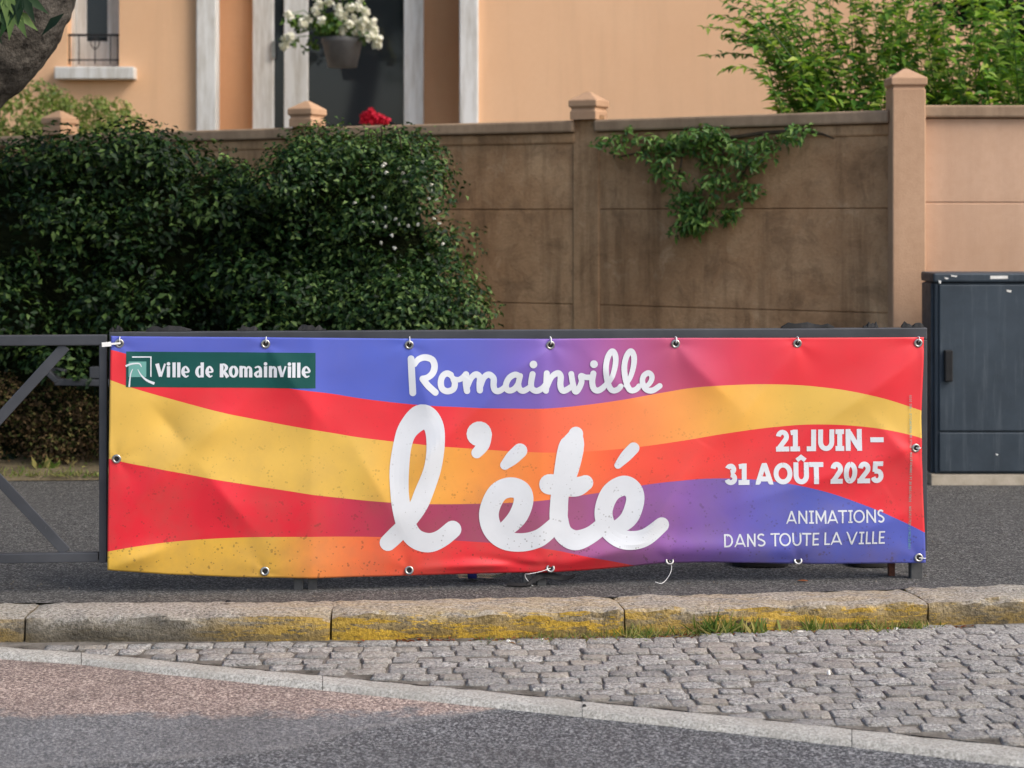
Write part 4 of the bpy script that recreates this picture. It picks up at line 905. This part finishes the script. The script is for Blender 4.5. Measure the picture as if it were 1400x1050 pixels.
# "l'ete" with accents, traced centre lines
def z(pts, ox, oy, sc, w=None): return [(ox + p[0]/sc, oy + p[1]/sc, (p[2] if len(p) > 2 else w)/sc) for p in pts]
t = Print(); Z1 = (500, 540, 4.565); Z2 = (700, 560, 5.0)
t.ribbon(z([(138,908,104), (185,862,108), (240,800,104), (318,690,112), (358,600,116), (412,450,108), (432,300,112), (418,180,126), (350,128,158), (266,200,128), (228,300,114), (208,450,120), (210,600,114), (226,710,116), (256,810,120), (305,880,122), (385,908,122), (462,885,112), (538,826,110)], *Z1))
t.disc(500 + 702/4.565, 540 + 232/4.565, 78/4.565); t.ribbon(z([(738,236,88), (728,300,78), (688,350,68)], *Z1))
t.ribbon(z([(862,425,60), (905,383,86), (955,335,90)], *Z1))
t.ribbon([(680,726,19), (694,717,23), (707,702,26), (714,682,26.5), (710,668,27), (695,663.5,27.5), (678,672,27), (667.4,697,26.7), (672,720,27), (688,735,26), (712,738.5,25), (736,732,24), (757,715,22)])
t.ribbon([(785,591,20), (782,601,30), (778,612,35), (772,640,33), (764,670,25), (762,695,25), (762.5,708,25), (768,726,26), (784,735.5,27), (806,728,23), (826,712,22)])
t.ribbon([(749,659,28), (776,662,28), (788,662,26.5), (798,657.5,21.5)])
t.ribbon([(842.5,633.5,10), (853,621.5,15.5), (863.5,610.5,16)])
t.ribbon([(832,722,18), (847,715,21), (859,703,24), (866,681,24.5), (862,667,26), (849.5,661.5,27.4), (832,672,26), (823,696,24.5), (828,718,25), (842,731.5,25), (860,735.5,25), (880,731,23.5), (901,714.5,21.6)])
t.done('headline_lettering', M['ink_white'], "large white script lettering l'été")
# "Romainville" script
t = Print(); A = (545, 465, 7.368); B = (725, 465, 7.368); w = 66
R_ = lambda pts, o, ww=w: t.ribbon(z(pts, *o, w=ww))
R_([(122,178), (130,350), (139,518)], A, 68); R_([(158,235,50), (195,185,60), (262,165,64), (332,188,66), (357,250,66), (340,318,66), (292,362,62), (236,378,62)], A); R_([(238,378), (290,445), (365,514)], A)
R_([(520,340), (480,325), (436,355), (419,420), (436,480), (488,503), (545,480), (560,425), (548,385)], A, 62); R_([(520,345,50), (550,378,50), (600,387,54), (640,365,56), (672,335,62)], A)
R_([(672,335), (671,420), (681,498)], A, 64); R_([(690,450,50), (722,372,58), (772,334,62), (810,365,64), (808,430,64), (808,490,64)], A); R_([(818,450,50), (848,368,58), (898,335,62), (944,370,62), (944,440,62), (956,484,62), (988,497,62), (1030,478,58), (1068,440,50)], A)
R_([(1205,350), (1158,331), (1102,362), (1068,425), (1076,478), (1114,492), (1160,468), (1190,425)], A, 60); R_([(1208,345,58), (1192,425,58), (1205,478,60), (1240,496,60), (1285,475,58), (1318,445,50)], A)
R_([(1333,328,62), (1319,420,60), (1330,476,60), (1376,496,60), (1431,470,58), (1462,430,50)], A); t.disc(545 + 1341/7.368, 465 + 231/7.368, 39/7.368)
R_([(150,322), (146,410), (141,494)], B, 62); R_([(155,460,45), (198,360,56), (260,320,60), (290,352,62), (286,430,62), (298,482,62), (326,496,62), (375,470,58), (412,435,46)], B)
R_([(396,328,58), (411,420,58), (436,502,62), (470,478,60), (500,405,58), (492,348,56), (540,362,56), (590,362,56)], B)
R_([(617,325,62), (606,405,60), (622,475,60), (664,495,60), (712,468,58), (748,425,46)], B); t.disc(725 + 623/7.368, 465 + 231/7.368, 39/7.368)
for dx in (0, 186):
    R_([(752+dx,445,40), (806+dx,355,50), (838+dx,240,56), (840+dx,150,58), (808+dx,104,60), (764+dx,160,58), (743+dx,260,58), (750+dx,360,58), (770+dx,440,58), (796+dx,485,58), (830+dx,495,58), (868+dx,478,56), (890+dx,452,54)], B)
R_([(1078,452,46), (1108,438,40)], B)
R_([(1122,462,40), (1172,436,48), (1203,388,52), (1202,345,54), (1170,321,56), (1126,348,56), (1110,400,56), (1128,462,58), (1168,494,58), (1220,492,58), (1284,450,56)], B)
t.done('town_lettering', M['ink_white'], 'white script lettering Romainville')

# upright skeleton alphabet (cap height 1, y up); arcs sampled
def arc(cx, cy, rx, ry, a0, a1, n=14): return [(cx + rx*math.cos(math.radians(a0 + (a1-a0)*i/n)), cy + ry*math.sin(math.radians(a0 + (a1-a0)*i/n))) for i in range(n+1)]
def glyph(ch, h):     # h = half stroke in x/y units of the unit box, returns list of polylines inside 0..1 x 0..1
    hx, hy = h; l, r, b, tp = hx, 1-hx, hy, 1-hy; mx = 0.5
    if ch == 'I': return [[(mx, b), (mx, tp)], [(0, tp), (1, tp)], [(0, b), (1, b)]]
    if ch == '1': return [[(mx, b), (mx, tp), (0.02, tp)] if False else [(0.52, b), (0.52, 1)], [(0.04, tp - 0.03), (0.52, tp)], [(0, b), (1, b)]]
    if ch == '2': return [arc(0.49, 0.68, 0.49-hx, 0.32-hy, 175, -35) + [(hx * 0.8, b * 0.8)], [(0, b), (1, b)]]
    if ch == '3': return [arc(0.47, 0.735, 0.45-hx, 0.265-hy, 165, -90), arc(0.48, 0.30, 0.52-hx, 0.30-hy, 90, -165)]
    if ch == '5': return [[(0.93, tp), (l+0.08, tp), (l+0.06, 0.52)], [(l+0.05, 0.55)] + arc(0.46, 0.33, 0.54-hx, 0.33-hy, 105, -165)]
    if ch in '0O': return [arc(0.5, 0.5, 0.5-hx, 0.5-hy, 90, 450, 30)]
    if ch == 'C': return [arc(0.5, 0.5, 0.5-hx, 0.5-hy, 45, 315, 24)]
    if ch == 'J': return [[(r, 1), (r, b), (0, b)]]
    if ch in 'UÛ':
        o = [[(l, 1), (l, 0.42)] + arc(0.5, 0.42, 0.5-hx, 0.42-hy, 180, 360)[1:] + [(r, 1)]]
        if ch == 'Û': o.append([(0.22, 1.09), (0.5, 1.24), (0.78, 1.09)])
        return o
    if ch == 'N': return [[(l, 0), (l, 1)], [(r, 0), (r, 1)], [(l*0.7, 1.0), (1-l*0.7, 0.0)]]
    if ch == 'M': return [[(l, 0), (l, 1)], [(r, 0), (r, 1)], [(l, 1-hy*0.6), (0.5, 0.25), (r, 1-hy*0.6)]]
    if ch == 'A': return [[(hx*0.55, -0.12), (0.5, 1.0)], [(1-hx*0.55, -0.12), (0.5, 1.0)], [(0.24, 0.26), (0.76, 0.26)]]
    if ch == 'V': return [[(hx*0.55, 1.12), (0.5, 0.0)], [(1-hx*0.55, 1.12), (0.5, 0.0)]]
    if ch == 'T': return [[(mx, 0), (mx, 1)], [(0, tp), (1, tp)]]
    if ch == 'L': return [[(l, 1), (l, 0)], [(l, b), (1, b)]]
    if ch in 'EÉ': return [[(l, 1), (l, 0)], [(l, b), (1, b)], [(l, 0.5), (0.9, 0.5)], [(l, tp), (1, tp)]] + ([[(0.4, 1.1), (0.75, 1.28)]] if ch == 'É' else [])
    if ch == 'D': return [[(l, 0), (l, 1)], [(l, tp), (0.4, tp)] + arc(0.4, 0.5, 0.6-hx, 0.5-hy, 90, -90) + [(l, b)]]
    if ch == 'P': return [[(l, 0), (l, 1)], [(l, tp), (0.5, tp)] + arc(0.5, 0.72, 0.5-hx, 0.28-hy, 90, -90, 8) + [(l, 0.44+hy)]]
    if ch == 'R': return glyph('P', h) + [[(0.5, 0.44), (r, 0)]]
    if ch == 'S': return [arc(0.5, 0.73, 0.46-hx, 0.27-hy, 30, 270, 12) + arc(0.5, 0.27, 0.5-hx, 0.27-hy, 90, -150, 12)[1:]]
    if ch == '–': return [[(0, 0.5), (1, 0.5)]]
    if ch == ':': return [[(0.3, 0.2), (0.6, 0.2)], [(0.3, 0.7), (0.6, 0.7)]]
    return []
def text_boxes(t, items, base, cap, stroke, across=2):
    """items: (char, x0, x1) in zoom px; base(x), cap(x) give baseline and cap height"""
    for ch, x0, x1 in items:
        w = x1 - x0; c = cap(x0); h = (stroke / 2 / w, stroke / 2 / c)
        if ch == '–': h = (0.1, 0.1)
        for pl in glyph(ch, h):
            pts = [(x0 + px*w, base(x0 + px*w) - py*c) for px, py in pl]
            sw = stroke * (0.86 if ch in '–Û' and len(pl) == 3 else 1)
            bx = None if ch in '–' or max(py for _, py in pl) > 1.15 else (970 + x0/4.667, 970 + x1/4.667, lambda q: 570 + (base((q - 970)*4.667) - c)/4.667, lambda q: 570 + base((q - 970)*4.667)/4.667)
            t.ribbon([(970 + a/4.667, 570 + b/4.667, sw/4.667) for a, b in pts], False, False, across=across, box=bx)
def seq(txt, boxes): return [(c, a, b) for c, (a, b) in zip(txt, boxes)]
t = Print()
text_boxes(t, seq('21JUIN–', [(406,490), (497,558), (600,659), (672,774), (782,836), (846,948), (1001,1083)]), lambda x: 211 - (x-405)*0.013, lambda x: 137, 31)
t.done('date_lettering', M['ink_white'], 'bold white first date line 21 JUIN –'); t = Print()
text_boxes(t, seq('31AOÛT2025', [(80,158), (166,236), (274,388), (390,509), (516,612), (614,703), (748,826), (830,915), (919,1000), (1008,1085)]), lambda x: 422 - (x-80)*0.0125, lambda x: 135 + (x-80)*0.006, 31)
t.done('date_lettering', M['ink_white'], 'bold white second date line 31 AOÛT 2025')
t = Print()
text_boxes(t, seq('ANIMATIONS', [(470,538), (547,603), (614,644), (655,722), (726,797), (797,854), (862,889), (894,966), (976,1036), (1045,1090)]), lambda x: 669 - (x-470)*0.017, lambda x: 82, 10.5)
t.done('subtitle_lettering', M['ink_white'], 'thin white capitals ANIMATIONS'); t = Print()
text_boxes(t, seq('DANSTOUTELAVILLE', [(76,132), (140,213), (221,275), (284,338), (370,429), (425,498), (507,563), (568,625), (634,676), (711,746), (750,825), (850,920), (930,962), (973,1007), (1014,1048), (1057,1096)]), lambda x: 816 - (x-75)*0.0205, lambda x: 82, 10.5)
t.done('subtitle_lettering', M['ink_white'], 'thin white capitals DANS TOUTE LA VILLE')
t = Print(); yy = 748.0
for ch in 'CONCEPTION ET RÉALISATION : DIRECTION DE LA COMMUNICATION – VILLE DE ROMAINVILLE – MAI 2025':
    if ch != ' ':
        for pl in glyph(ch, (0.12, 0.08)): t.ribbon([(1240.5 - (1 - py) * 0 - py * 3.0, yy - px * 1.7, 0.42) for px, py in pl], False, False, across=1)
    yy -= 2.42 if ch != ' ' else 1.7
t.done('credit_lettering', M['ink_teal'], 'tiny vertical credit line near the right edge')
# town logo box
t = Print(); t.eps = 0.0008; t.quad(174.5, 479.5, 432, 527.5, 1.5, 150, 26); lb = t.done('logo_panel', M['ink_green'], 'dark green panel with the town name')
t = Print(); t.eps = 0.0012; t.quad(178, 493, 202, 514, 0, 14, 12); t.done('logo_square', M['ink_teal'], 'pale teal square of the town emblem')
t = Print(); t.eps = 0.0017
C5 = lambda pts: z(pts, 150, 465, 4.667)
t.ribbon(C5([(152,102,8), (272,102,8), (272,228,8)]), False, False); t.ribbon(C5([(112,160,13), (140,148,11), (170,143,9), (200,145,8), (213,165,5)]), False); t.ribbon(C5([(157,178,4), (143,215,8), (135,292,11)]), False); t.ribbon(C5([(189,180,4), (212,218,9), (248,250,14), (295,270,17)]), False)
SW, TH = 21, 11; BL, XH, AS, CP = 230, 158, 136, 144
def base5(x): return BL + (x-300)*0.004
def low(ch, a, b):
    m_ = (a + b) / 2; y0, xh = BL, XH; h = SW / 2
    if ch == 'i': t.ribbon(C5([(m_, xh+2, SW), (m_, y0, SW-1)]), False, False); t.disc(150 + m_/4.667, 465 + 145/4.667, 11.5/4.667)
    elif ch == 'l': t.ribbon(C5([(m_, AS, SW), (m_, y0, SW-1)]), False, False)
    elif ch == 'e': t.ribbon(C5([(a+12, 197, TH), (b-6, 195, TH), (b-9, 178, 15), (m_+2, 163, TH), (a+14, 178, 19), (a+12, 203, 22), (a+22, 220, 17), (m_+6, 226, TH), (b-5, 219, 7)]), False)
    elif ch == 'o': t.ribbon(C5([(m_ + (m_-a-9)*math.sin(q), 194 - 31*math.cos(q), 12 + 9*abs(math.sin(q))) for q in np.linspace(0, 2*math.pi, 14)]), False)
    elif ch == 'd':
        t.ribbon(C5([(b-h, AS, SW), (b-h, y0, SW-1)]), False, False); t.ribbon(C5([(b-12, 170, 10), (m_, 163, 12), (a+14, 178, 18), (a+11, 200, 21), (a+18, 218, 17), (m_, 226, 12), (b-12, 216, 10)]), False)
    elif ch == 'n':
        t.ribbon(C5([(a+h, xh, SW-1), (a+h, y0, SW)]), False, False); t.ribbon(C5([(a+h+4, 182, 8), (m_+2, 165, 13), (b-h-1, 175, 18), (b-h, 196, SW), (b-h, y0, SW)]), False)
    elif ch == 'm':
        t.ribbon(C5([(a+h, xh, SW-1), (a+h, y0, SW)]), False, False); c_ = (a + b) / 2
        for u0, u1 in ((a+h, c_), (c_, b-h)): t.ribbon(C5([(u0+4, 182, 8), ((u0+u1)/2, 165, 12), (u1-1, 175, 17), (u1, 196, SW), (u1, y0, SW)]), False)
    elif ch == 'a':
        t.ribbon(C5([(a+6, 170, 10), (m_, 163, 12), (b-h-2, 172, 17), (b-h, 190, SW), (b-h, y0, SW)]), False); t.ribbon(C5([(b-12, 190, 10), (m_-4, 196, 13), (a+10, 210, 19), (a+18, 224, 15), (m_+2, 224, 11), (b-12, 214, 9)]), False)
    elif ch == 'v': t.ribbon(C5([(a+9, xh, 22), (m_, y0-4, 20)]), False, False); t.ribbon(C5([(b-5, xh, 11), (m_+1, y0-4, 13)]), False, False)
    elif ch == 'V': t.ribbon(C5([(a+11, CP, 25), (m_, y0-4, 21)]), False, False); t.ribbon(C5([(b-5, CP, 12), (m_+1, y0-4, 14)]), False, False)
    elif ch == 'R':
        t.ribbon(C5([(a+h+2, CP, 23), (a+h+2, y0, 23)]), False, False); t.ribbon(C5([(a+14, 150, 11), (m_+2, 150, 13), (b-14, 168, 21), (m_+2, 190, 12), (a+16, 192, 10)]), False); t.ribbon(C5([(m_-4, 190, 18), (b-5, y0, 24)]), False, False)
for ch, a, b in [('V',300,367), ('i',374,393), ('l',410,428), ('l',440,458), ('e',464,516), ('d',553,608), ('e',617,667), ('R',708,765), ('o',767,825), ('m',833,915), ('a',925,977), ('i',990,1008), ('n',1020,1072), ('v',1076,1132), ('i',1142,1160), ('l',1170,1188), ('l',1201,1219), ('e',1228,1282)]: low(ch, a, b)
t.done('logo_lettering', M['ink_white'], 'white emblem lines and the words Ville de Romainville')

# eyelets and cable ties
EYE = [(165, 468.5), (364, 469), (559, 470.5), (750.5, 470.5), (921, 469), (1086.5, 468.5), (1251, 468), (162, 625), (1246, 610), (363, 778), (559, 777), (751, 774), (914, 765), (1088, 764), (1252, 760)]
def ringmesh():
    m = MB(); n, k = 20, 8; R_, r_ = 0.0125, 0.0042
    vs = [((R_ + r_*math.cos(b)) * math.cos(a), -r_*0.7*math.sin(b), (R_ + r_*math.cos(b)) * math.sin(a)) for a in [2*math.pi*i/n for i in range(n)] for b in [2*math.pi*j/k for j in range(k)]]
    m.add(vs, [(i*k+j, ((i+1)%n)*k+j, ((i+1)%n)*k+(j+1)%k, i*k+(j+1)%k) for i in range(n) for j in range(k)])
    m.add([(0.0095*math.cos(2*math.pi*i/n), 0.0, 0.0095*math.sin(2*math.pi*i/n)) for i in range(n)], [tuple(range(n))], 1); me = m.mesh('eyelet', True); me.materials.append(M['chrome']); me.materials.append(M['hole']); return me
rm = ringmesh()
for x, y in EYE:
    o = bpy.data.objects.new('eyelet', rm); COL.objects.link(o); o.parent = ban; e = 2.0
    nx = (wrinkle(x+e, y) - wrinkle(x-e, y)) / (2*e) * 380; nz = (wrinkle(x, y+e) - wrinkle(x, y-e)) / (2*e) * 380
    o.location = bpt(x, y, 0.0035) - ban.location; o.rotation_euler = (max(-0.5, min(0.5, nz)), 0, math.atan(MSL) - max(-0.4, min(0.4, nx)) * 0.5)
def tie(pts, r=0.0022):
    m = MB(); q = dense([tuple(p) for p in pts], 6); m.tube(q, r, 6); m.build('cable_tie', M['tie'], ban, True)
for x, y in EYE[:7]:
    top_ = on_plane(x, 455, 0.022); tie([bpt(x, y, -0.008), bpt(x + 0.6, y - 3, 0.009), bpt(x + 0.8, y - 8, 0.007), on_plane(x + 0.8, 460, 0.030), on_plane(x + 0.5, 461, 0.022), on_plane(x, 469.5, 0.0), on_plane(x, 467, -0.026), on_plane(x, 472, -0.01), bpt(x, y, -0.014)], 0.0018 if x not in (750.5, 921) else 0.0026)
m = MB(); a, b = on_plane(142, 470, 0.05), bpt(167, 468, 0.006); m.bar(a, b.lerp(a, 0.5), 0.004, 0.016, up=(0, 0, 1)); m.bar(b.lerp(a, 0.5), b, 0.003, 0.007); m.build('cable_tie', M['tie'], ban)
tie([bpt(1246, 610, 0.006), bpt(1251, 610, 0.010), on_plane(1255, 610, 0.034), on_plane(1257, 611, 0.0)], 0.0016)
tie([bpt(751, 774, 0.006), bpt(738, 778, 0.012), bpt(722, 781.5, 0.014), on_plane(717, 783, 0.03), on_plane(719, 790, 0.022), on_plane(728, 800, 0.022)], 0.0014)
tie([bpt(914, 765, 0.006), on_plane(917, 770, 0.02), on_plane(915, 780, 0.03), on_plane(908, 790, 0.04), on_plane(900, 793, 0.06), on_plane(892, 791, 0.06)], 0.0012)
tie([bpt(1252, 760, 0.006), on_plane(1261, 761, 0.034), on_plane(1264, 762, 0.01)], 0.0016)

# ------------------------------------------------------------------ things on the ground
c = G(657, 794, 0.0) + Vector((0, 0.03, 0)); bt = empty('plastic_bottle', c, 'crushed clear plastic bottle with a blue label lying under the banner', 'bottle')
def lying(prof, mat, name, parent, ang=0.05):
    m = MB(); n = 14; vs = []
    for r, l in prof:
        for j in range(n):
            a = 2*math.pi*j/n; vs.append((c.x + l, c.y + r*math.cos(a), c.z + 0.030 + r*math.sin(a)*0.85))
    m.add(vs, [(i*n+j, i*n+(j+1)%n, (i+1)*n+(j+1)%n, (i+1)*n+j) for i in range(len(prof)-1) for j in range(n)] + [tuple(range(n))[::-1], tuple(range((len(prof)-1)*n, len(prof)*n))]); return m.build(name, mat, parent, True)
lying([(0.026, -0.085), (0.031, -0.08), (0.029, -0.06), (0.032, -0.04), (0.027, 0.0), (0.031, 0.03), (0.03, 0.06), (0.022, 0.08), (0.013, 0.092), (0.013, 0.10)], M['bottle'], 'body', bt)
lying([(0.0325, -0.048), (0.0325, -0.014)], M['bottle_label'], 'wrapper', bt); lying([(0.0145, 0.096), (0.0145, 0.112)], M['tie'], 'cap', bt)
for (x0, x1), lab in (((1004, 1082), 'flat black rubber foot under the banner by the words dans toute la ville'), ((1163, 1224), 'flat black rubber foot behind the rightmost barrier leg')):
    a, b = G(x0, 775.5), G(x1, 775.5); cx = (a + b) / 2; hw = (b - a).length / 2; o = empty('rubber_foot', cx + Vector((0, 0.09, 0)), lab, 'barrier foot', 'rubber feet behind the banner')
    m = MB(); n = 24; vs = []
    for s, zz in ((1.0, 0.0), (1.0, 0.018), (0.92, 0.03), (0.5, 0.034)): vs += [(cx.x + hw*s*math.copysign(abs(math.cos(t_))**0.6, math.cos(t_)), cx.y + 0.09 + 0.09*s*math.copysign(abs(math.sin(t_))**0.6, math.sin(t_)), zz) for t_ in [2*math.pi*i/n for i in range(n)]]
    m.add(vs, [(r*n+j, r*n+(j+1)%n, (r+1)*n+(j+1)%n, (r+1)*n+j) for r in range(3) for j in range(n)] + [tuple(range(3*n, 4*n))]); m.build('pad', M['rubber'], o, True)
    m = MB(); m.lathe((cx.x, cx.y + 0.09, 0.034), [(0.03, 0), (0.028, 0.012), (0.02, 0.014)], 14); m.build('socket', M['iron'], o, True)
# torn black strap caught on the middle leg
c = on_plane(735, 790, 0.03); st_ = MB(); n = 12; vs = []
for i in range(n):
    s = i / (n - 1); p = on_plane(692 + 92 * s, 799 - 18 * s + 5 * math.sin(s * 9), 0.036 + 0.012 * math.sin(s * 7)); wv = 0.016 * (0.4 + math.sin(math.pi * s))
    vs += [(p.x, p.y, max(p.z - wv/2, 0.003)), (p.x + 0.004, p.y + 0.014, max(p.z + wv/2, 0.012))]
st_.add(vs, [(i*2, i*2+2, i*2+3, i*2+1) for i in range(n-1)]); o = st_.build('torn_strap', M['rubber']); sm = o.modifiers.new('thick', 'SOLIDIFY'); sm.thickness = 0.003
tag(o, 'torn black strap caught round the middle barrier leg', 'strap')
# grey kerb-like rail seen under the hedge
Yr = 9.22; gr = empty('low_rail', (PX(105, Yr), Yr, 0), 'low grey rail half hidden under the hedge behind the bare barrier', 'rail')
m = MB(); m.bar(P(76, 522, Yr), P(200, 524, Yr), 0.05, 0.035); m.build('rail', M['steel'], gr, bevel=0.004)
m = MB(); m.bar(P(60, 503, Yr), P(80, 521, Yr - 0.0), 0.06, 0.03); m.bar(P(63, 502, Yr + 0.06), P(90, 508, Yr + 0.06), 0.05, 0.02); m.build('bent_end', M['steel'], gr, bevel=0.004)
m = MB(); m.bar(P(124, 509, Yr + 0.01), P(144, 509, Yr + 0.01), 0.06, 0.06); m.build('bracket', M['steel'], gr, bevel=0.004)
for x in (168, 190): m = MB(); q = P(x, 522, Yr); m.bar((q.x, q.y, 0), (q.x, q.y, q.z - 0.02), 0.03, 0.03, up=(0, 1, 0)); m.build('leg', M['steel'], gr)

# grass on the soil bed
n = 5200; gx = RNG.uniform(-3.8, 0.3, n); gy = 9.08 + 0.02 * gx + RNG.random(n) ** 1.5 * 0.35; keep = np.array([mnoise.noise(Vector((a * 3, b * 6, 0))) > -0.15 for a, b in zip(gx, gy)])
gx, gy = gx[keep], gy[keep]; n = len(gx); pos = np.stack([gx, gy, np.full(n, 0.015)], 1); d = rand_unit(n); d[:, 2] = np.abs(d[:, 2]) + 0.35
me = leaf_mesh('grass', pos, rand_unit(n) + np.array([0, -1, 0.5]), d, RNG.uniform(0.015, 0.05, n), 0.006); me.materials.append(M['grass']); tag(link('grass', me), 'short dry grass on the soil strip below the hedge', 'grass', kind='stuff')
def weed(name, label, base, nl, ln_, mat, spread, group, up=0.8, wd=0.18, cat='weed'):
    o = empty(name, base, label, cat, group); p = np.tile(np.array(base), (nl, 1)) + RNG.normal(size=(nl, 3)) * np.array([spread, spread * 0.35, 0]); d = rand_unit(nl); d[:, 2] = np.abs(d[:, 2]) + up
    L = RNG.uniform(0.35, 1.0, nl) * ln_; me = leaf_mesh('leaves', p, rand_unit(nl) + np.array([0, -1, 0.3]), d, L, L * wd, 0.1); me.materials.append(mat); tag(link('leaves', me, o), kind='stuff'); return o
q = G(62, 640, 0.03); weed('bed_weed', 'leafy green weed on the soil strip behind the bare barrier', (q.x, q.y, 0.03), 42, 0.085, M['weed'], 0.06, None, 0.1, 0.34)
q = G(12, 632, 0.03); weed('bed_weed', 'weed at the far left foot of the hedge', (q.x, q.y, 0.03), 45, 0.09, M['leaf_hedge'], 0.06, None, 0.5, 0.3)
def kfoot(px): v = Kf(px); return (v.x, v.y - 0.012, ZR + 0.004)
for px, nl, L, sp, lab, wd in ((975, 55, 0.125, 0.035, 'tallest grassy weed tuft at the kerb foot', 0.13), (1025, 45, 0.085, 0.035, 'broad-leaved green weed right of the tallest tuft at the kerb foot', 0.3), (1110, 40, 0.08, 0.025, 'low weed tuft midway between the tallest kerb weed and right kerb joint', 0.18),
                          (935, 40, 0.05, 0.05, 'low straggling grass left of the tallest kerb weed', 0.12), (1180, 80, 0.07, 0.06, 'small weed near the right kerb joint', 0.18), (1245, 60, 0.055, 0.05, 'tiny weed by the right kerb joint', 0.2),
                          (880, 90, 0.075, 0.06, 'thin dry grass just right of the central kerb joint', 0.1), (800, 110, 0.06, 0.09, 'thin dry grass left of the central kerb joint', 0.1), (700, 70, 0.045, 0.10, 'sparse grass at the foot of the yellow kerb stone', 0.1), (1072, 30, 0.045, 0.05, 'short tuft between the two leafy kerb weeds', 0.12)):
    weed('kerb_weed', lab, kfoot(px), nl * 3, L * 0.85, M['weed'], sp, 'weeds along the kerb foot', 0.35, wd * 0.6)
# moss / fine litter in the gutter: fallen leaf bits
n = 420; px = np.concatenate([RNG.normal(560, 40, 90), RNG.uniform(640, 1330, n - 90)]); pts_ = np.array([kfoot(a) for a in px]); pts_[:, 1] -= np.abs(RNG.normal(0, 0.025, n)); pts_[:, 2] += 0.006
me = leaf_mesh('leaf_litter', pts_, rand_unit(n) * 0.5 + np.array([0, 0, 1]), rand_unit(n), RNG.uniform(0.008, 0.03, n), 0.010); me.materials.append(M['leaf_fallen']); tag(link('leaf_litter', me), 'brown leaf litter gathered along the kerb foot', 'leaf litter', kind='stuff')
# scraps
def scrap(px, py, zz, w, d, h, mat, name, label, cat, seed):
    rr = random.Random(seed); q = G(px, py, zz); m = MB(); n = 9; vs = [(q.x, q.y, q.z + h)]
    for ring, hh in ((0.6, h * 0.9), (1.0, 0.001)): vs += [(q.x + w*ring*math.cos(2*math.pi*i/n)*rr.uniform(0.7, 1.1), q.y + d*ring*math.sin(2*math.pi*i/n)*rr.uniform(0.7, 1.1), q.z + hh*rr.uniform(0.5, 1.1)) for i in range(n)]
    m.add(vs, [(0, 1+i, 1+(i+1)%n) for i in range(n)] + [(1+i, 1+n+i, 1+n+(i+1)%n, 1+(i+1)%n) for i in range(n)]); tag(m.build(name, mat, None, True), label, cat)
scrap(742, 876, ZR + 0.008, 0.012, 0.012, 0.008, M['paper'], 'paper_scrap', 'white paper scrap in the gutter below the middle leg', 'litter', 1)
scrap(1095, 866, ZR + 0.008, 0.02, 0.012, 0.010, M['paper'], 'paper_scrap', 'crumpled white scrap in the gutter right of the leafy weed', 'litter', 2)
scrap(1226, 861, ZR + 0.008, 0.014, 0.01, 0.008, M['paper'], 'paper_scrap', 'white paper scrap in the gutter near the right kerb joint', 'litter', 3)
scrap(695, 878, ZR + 0.008, 0.010, 0.012, 0.01, M['paper'], 'paper_scrap', 'small white scrap beside the rusty leaves at the kerb foot', 'litter', 4)
scrap(1133, 922, ZR + 0.018, 0.006, 0.008, 0.014, M['paper'], 'cigarette_stub', 'white stub standing on the cobbles at right', 'litter', 5)
scrap(799, 967, ZR + 0.016, 0.008, 0.010, 0.010, M['rubber'], 'dark_pebble', 'small dark pebble on the channel slab', 'pebble', 6)
scrap(312, 823, 0.003, 0.012, 0.012, 0.008, M['rubber'], 'dark_pebble', 'dark crumb on the kerb top left of the yellow paint', 'pebble', 7)
scrap(1098, 794, 0.0, 0.02, 0.01, 0.005, M['leaf_fallen'], 'fallen_leaf', 'orange dry leaf on the pavement under the blue corner', 'leaf', 8)
scrap(930, 862, ZR + 0.010, 0.05, 0.012, 0.008, M['leaf_soft'], 'pale_leaf', 'long pale leaf blade in the gutter left of the tall weed', 'leaf', 9)
rr = random.Random(12)
m = MB()
for _ in range(150):
    px, py = rr.uniform(0, 1400), rr.uniform(790, 818) if rr.random() < 0.4 else rr.uniform(665, 800); q = G(px, py, 0); r = rr.uniform(0.002, 0.006); k = 5; n0 = [(q.x + r*math.cos(2*math.pi*i/k), q.y + r*math.sin(2*math.pi*i/k), -0.004) for i in range(k)] + [(q.x, q.y, r * 0.7)]
    if q.y < kerb_y(q.x, True) + 0.01: continue
    m.add(n0, [(i, (i+1) % k, k) for i in range(k)])
tag(m.build('pavement_grit', M['joint']), 'scattered grit and crumbs on the pavement', 'grit', kind='stuff')
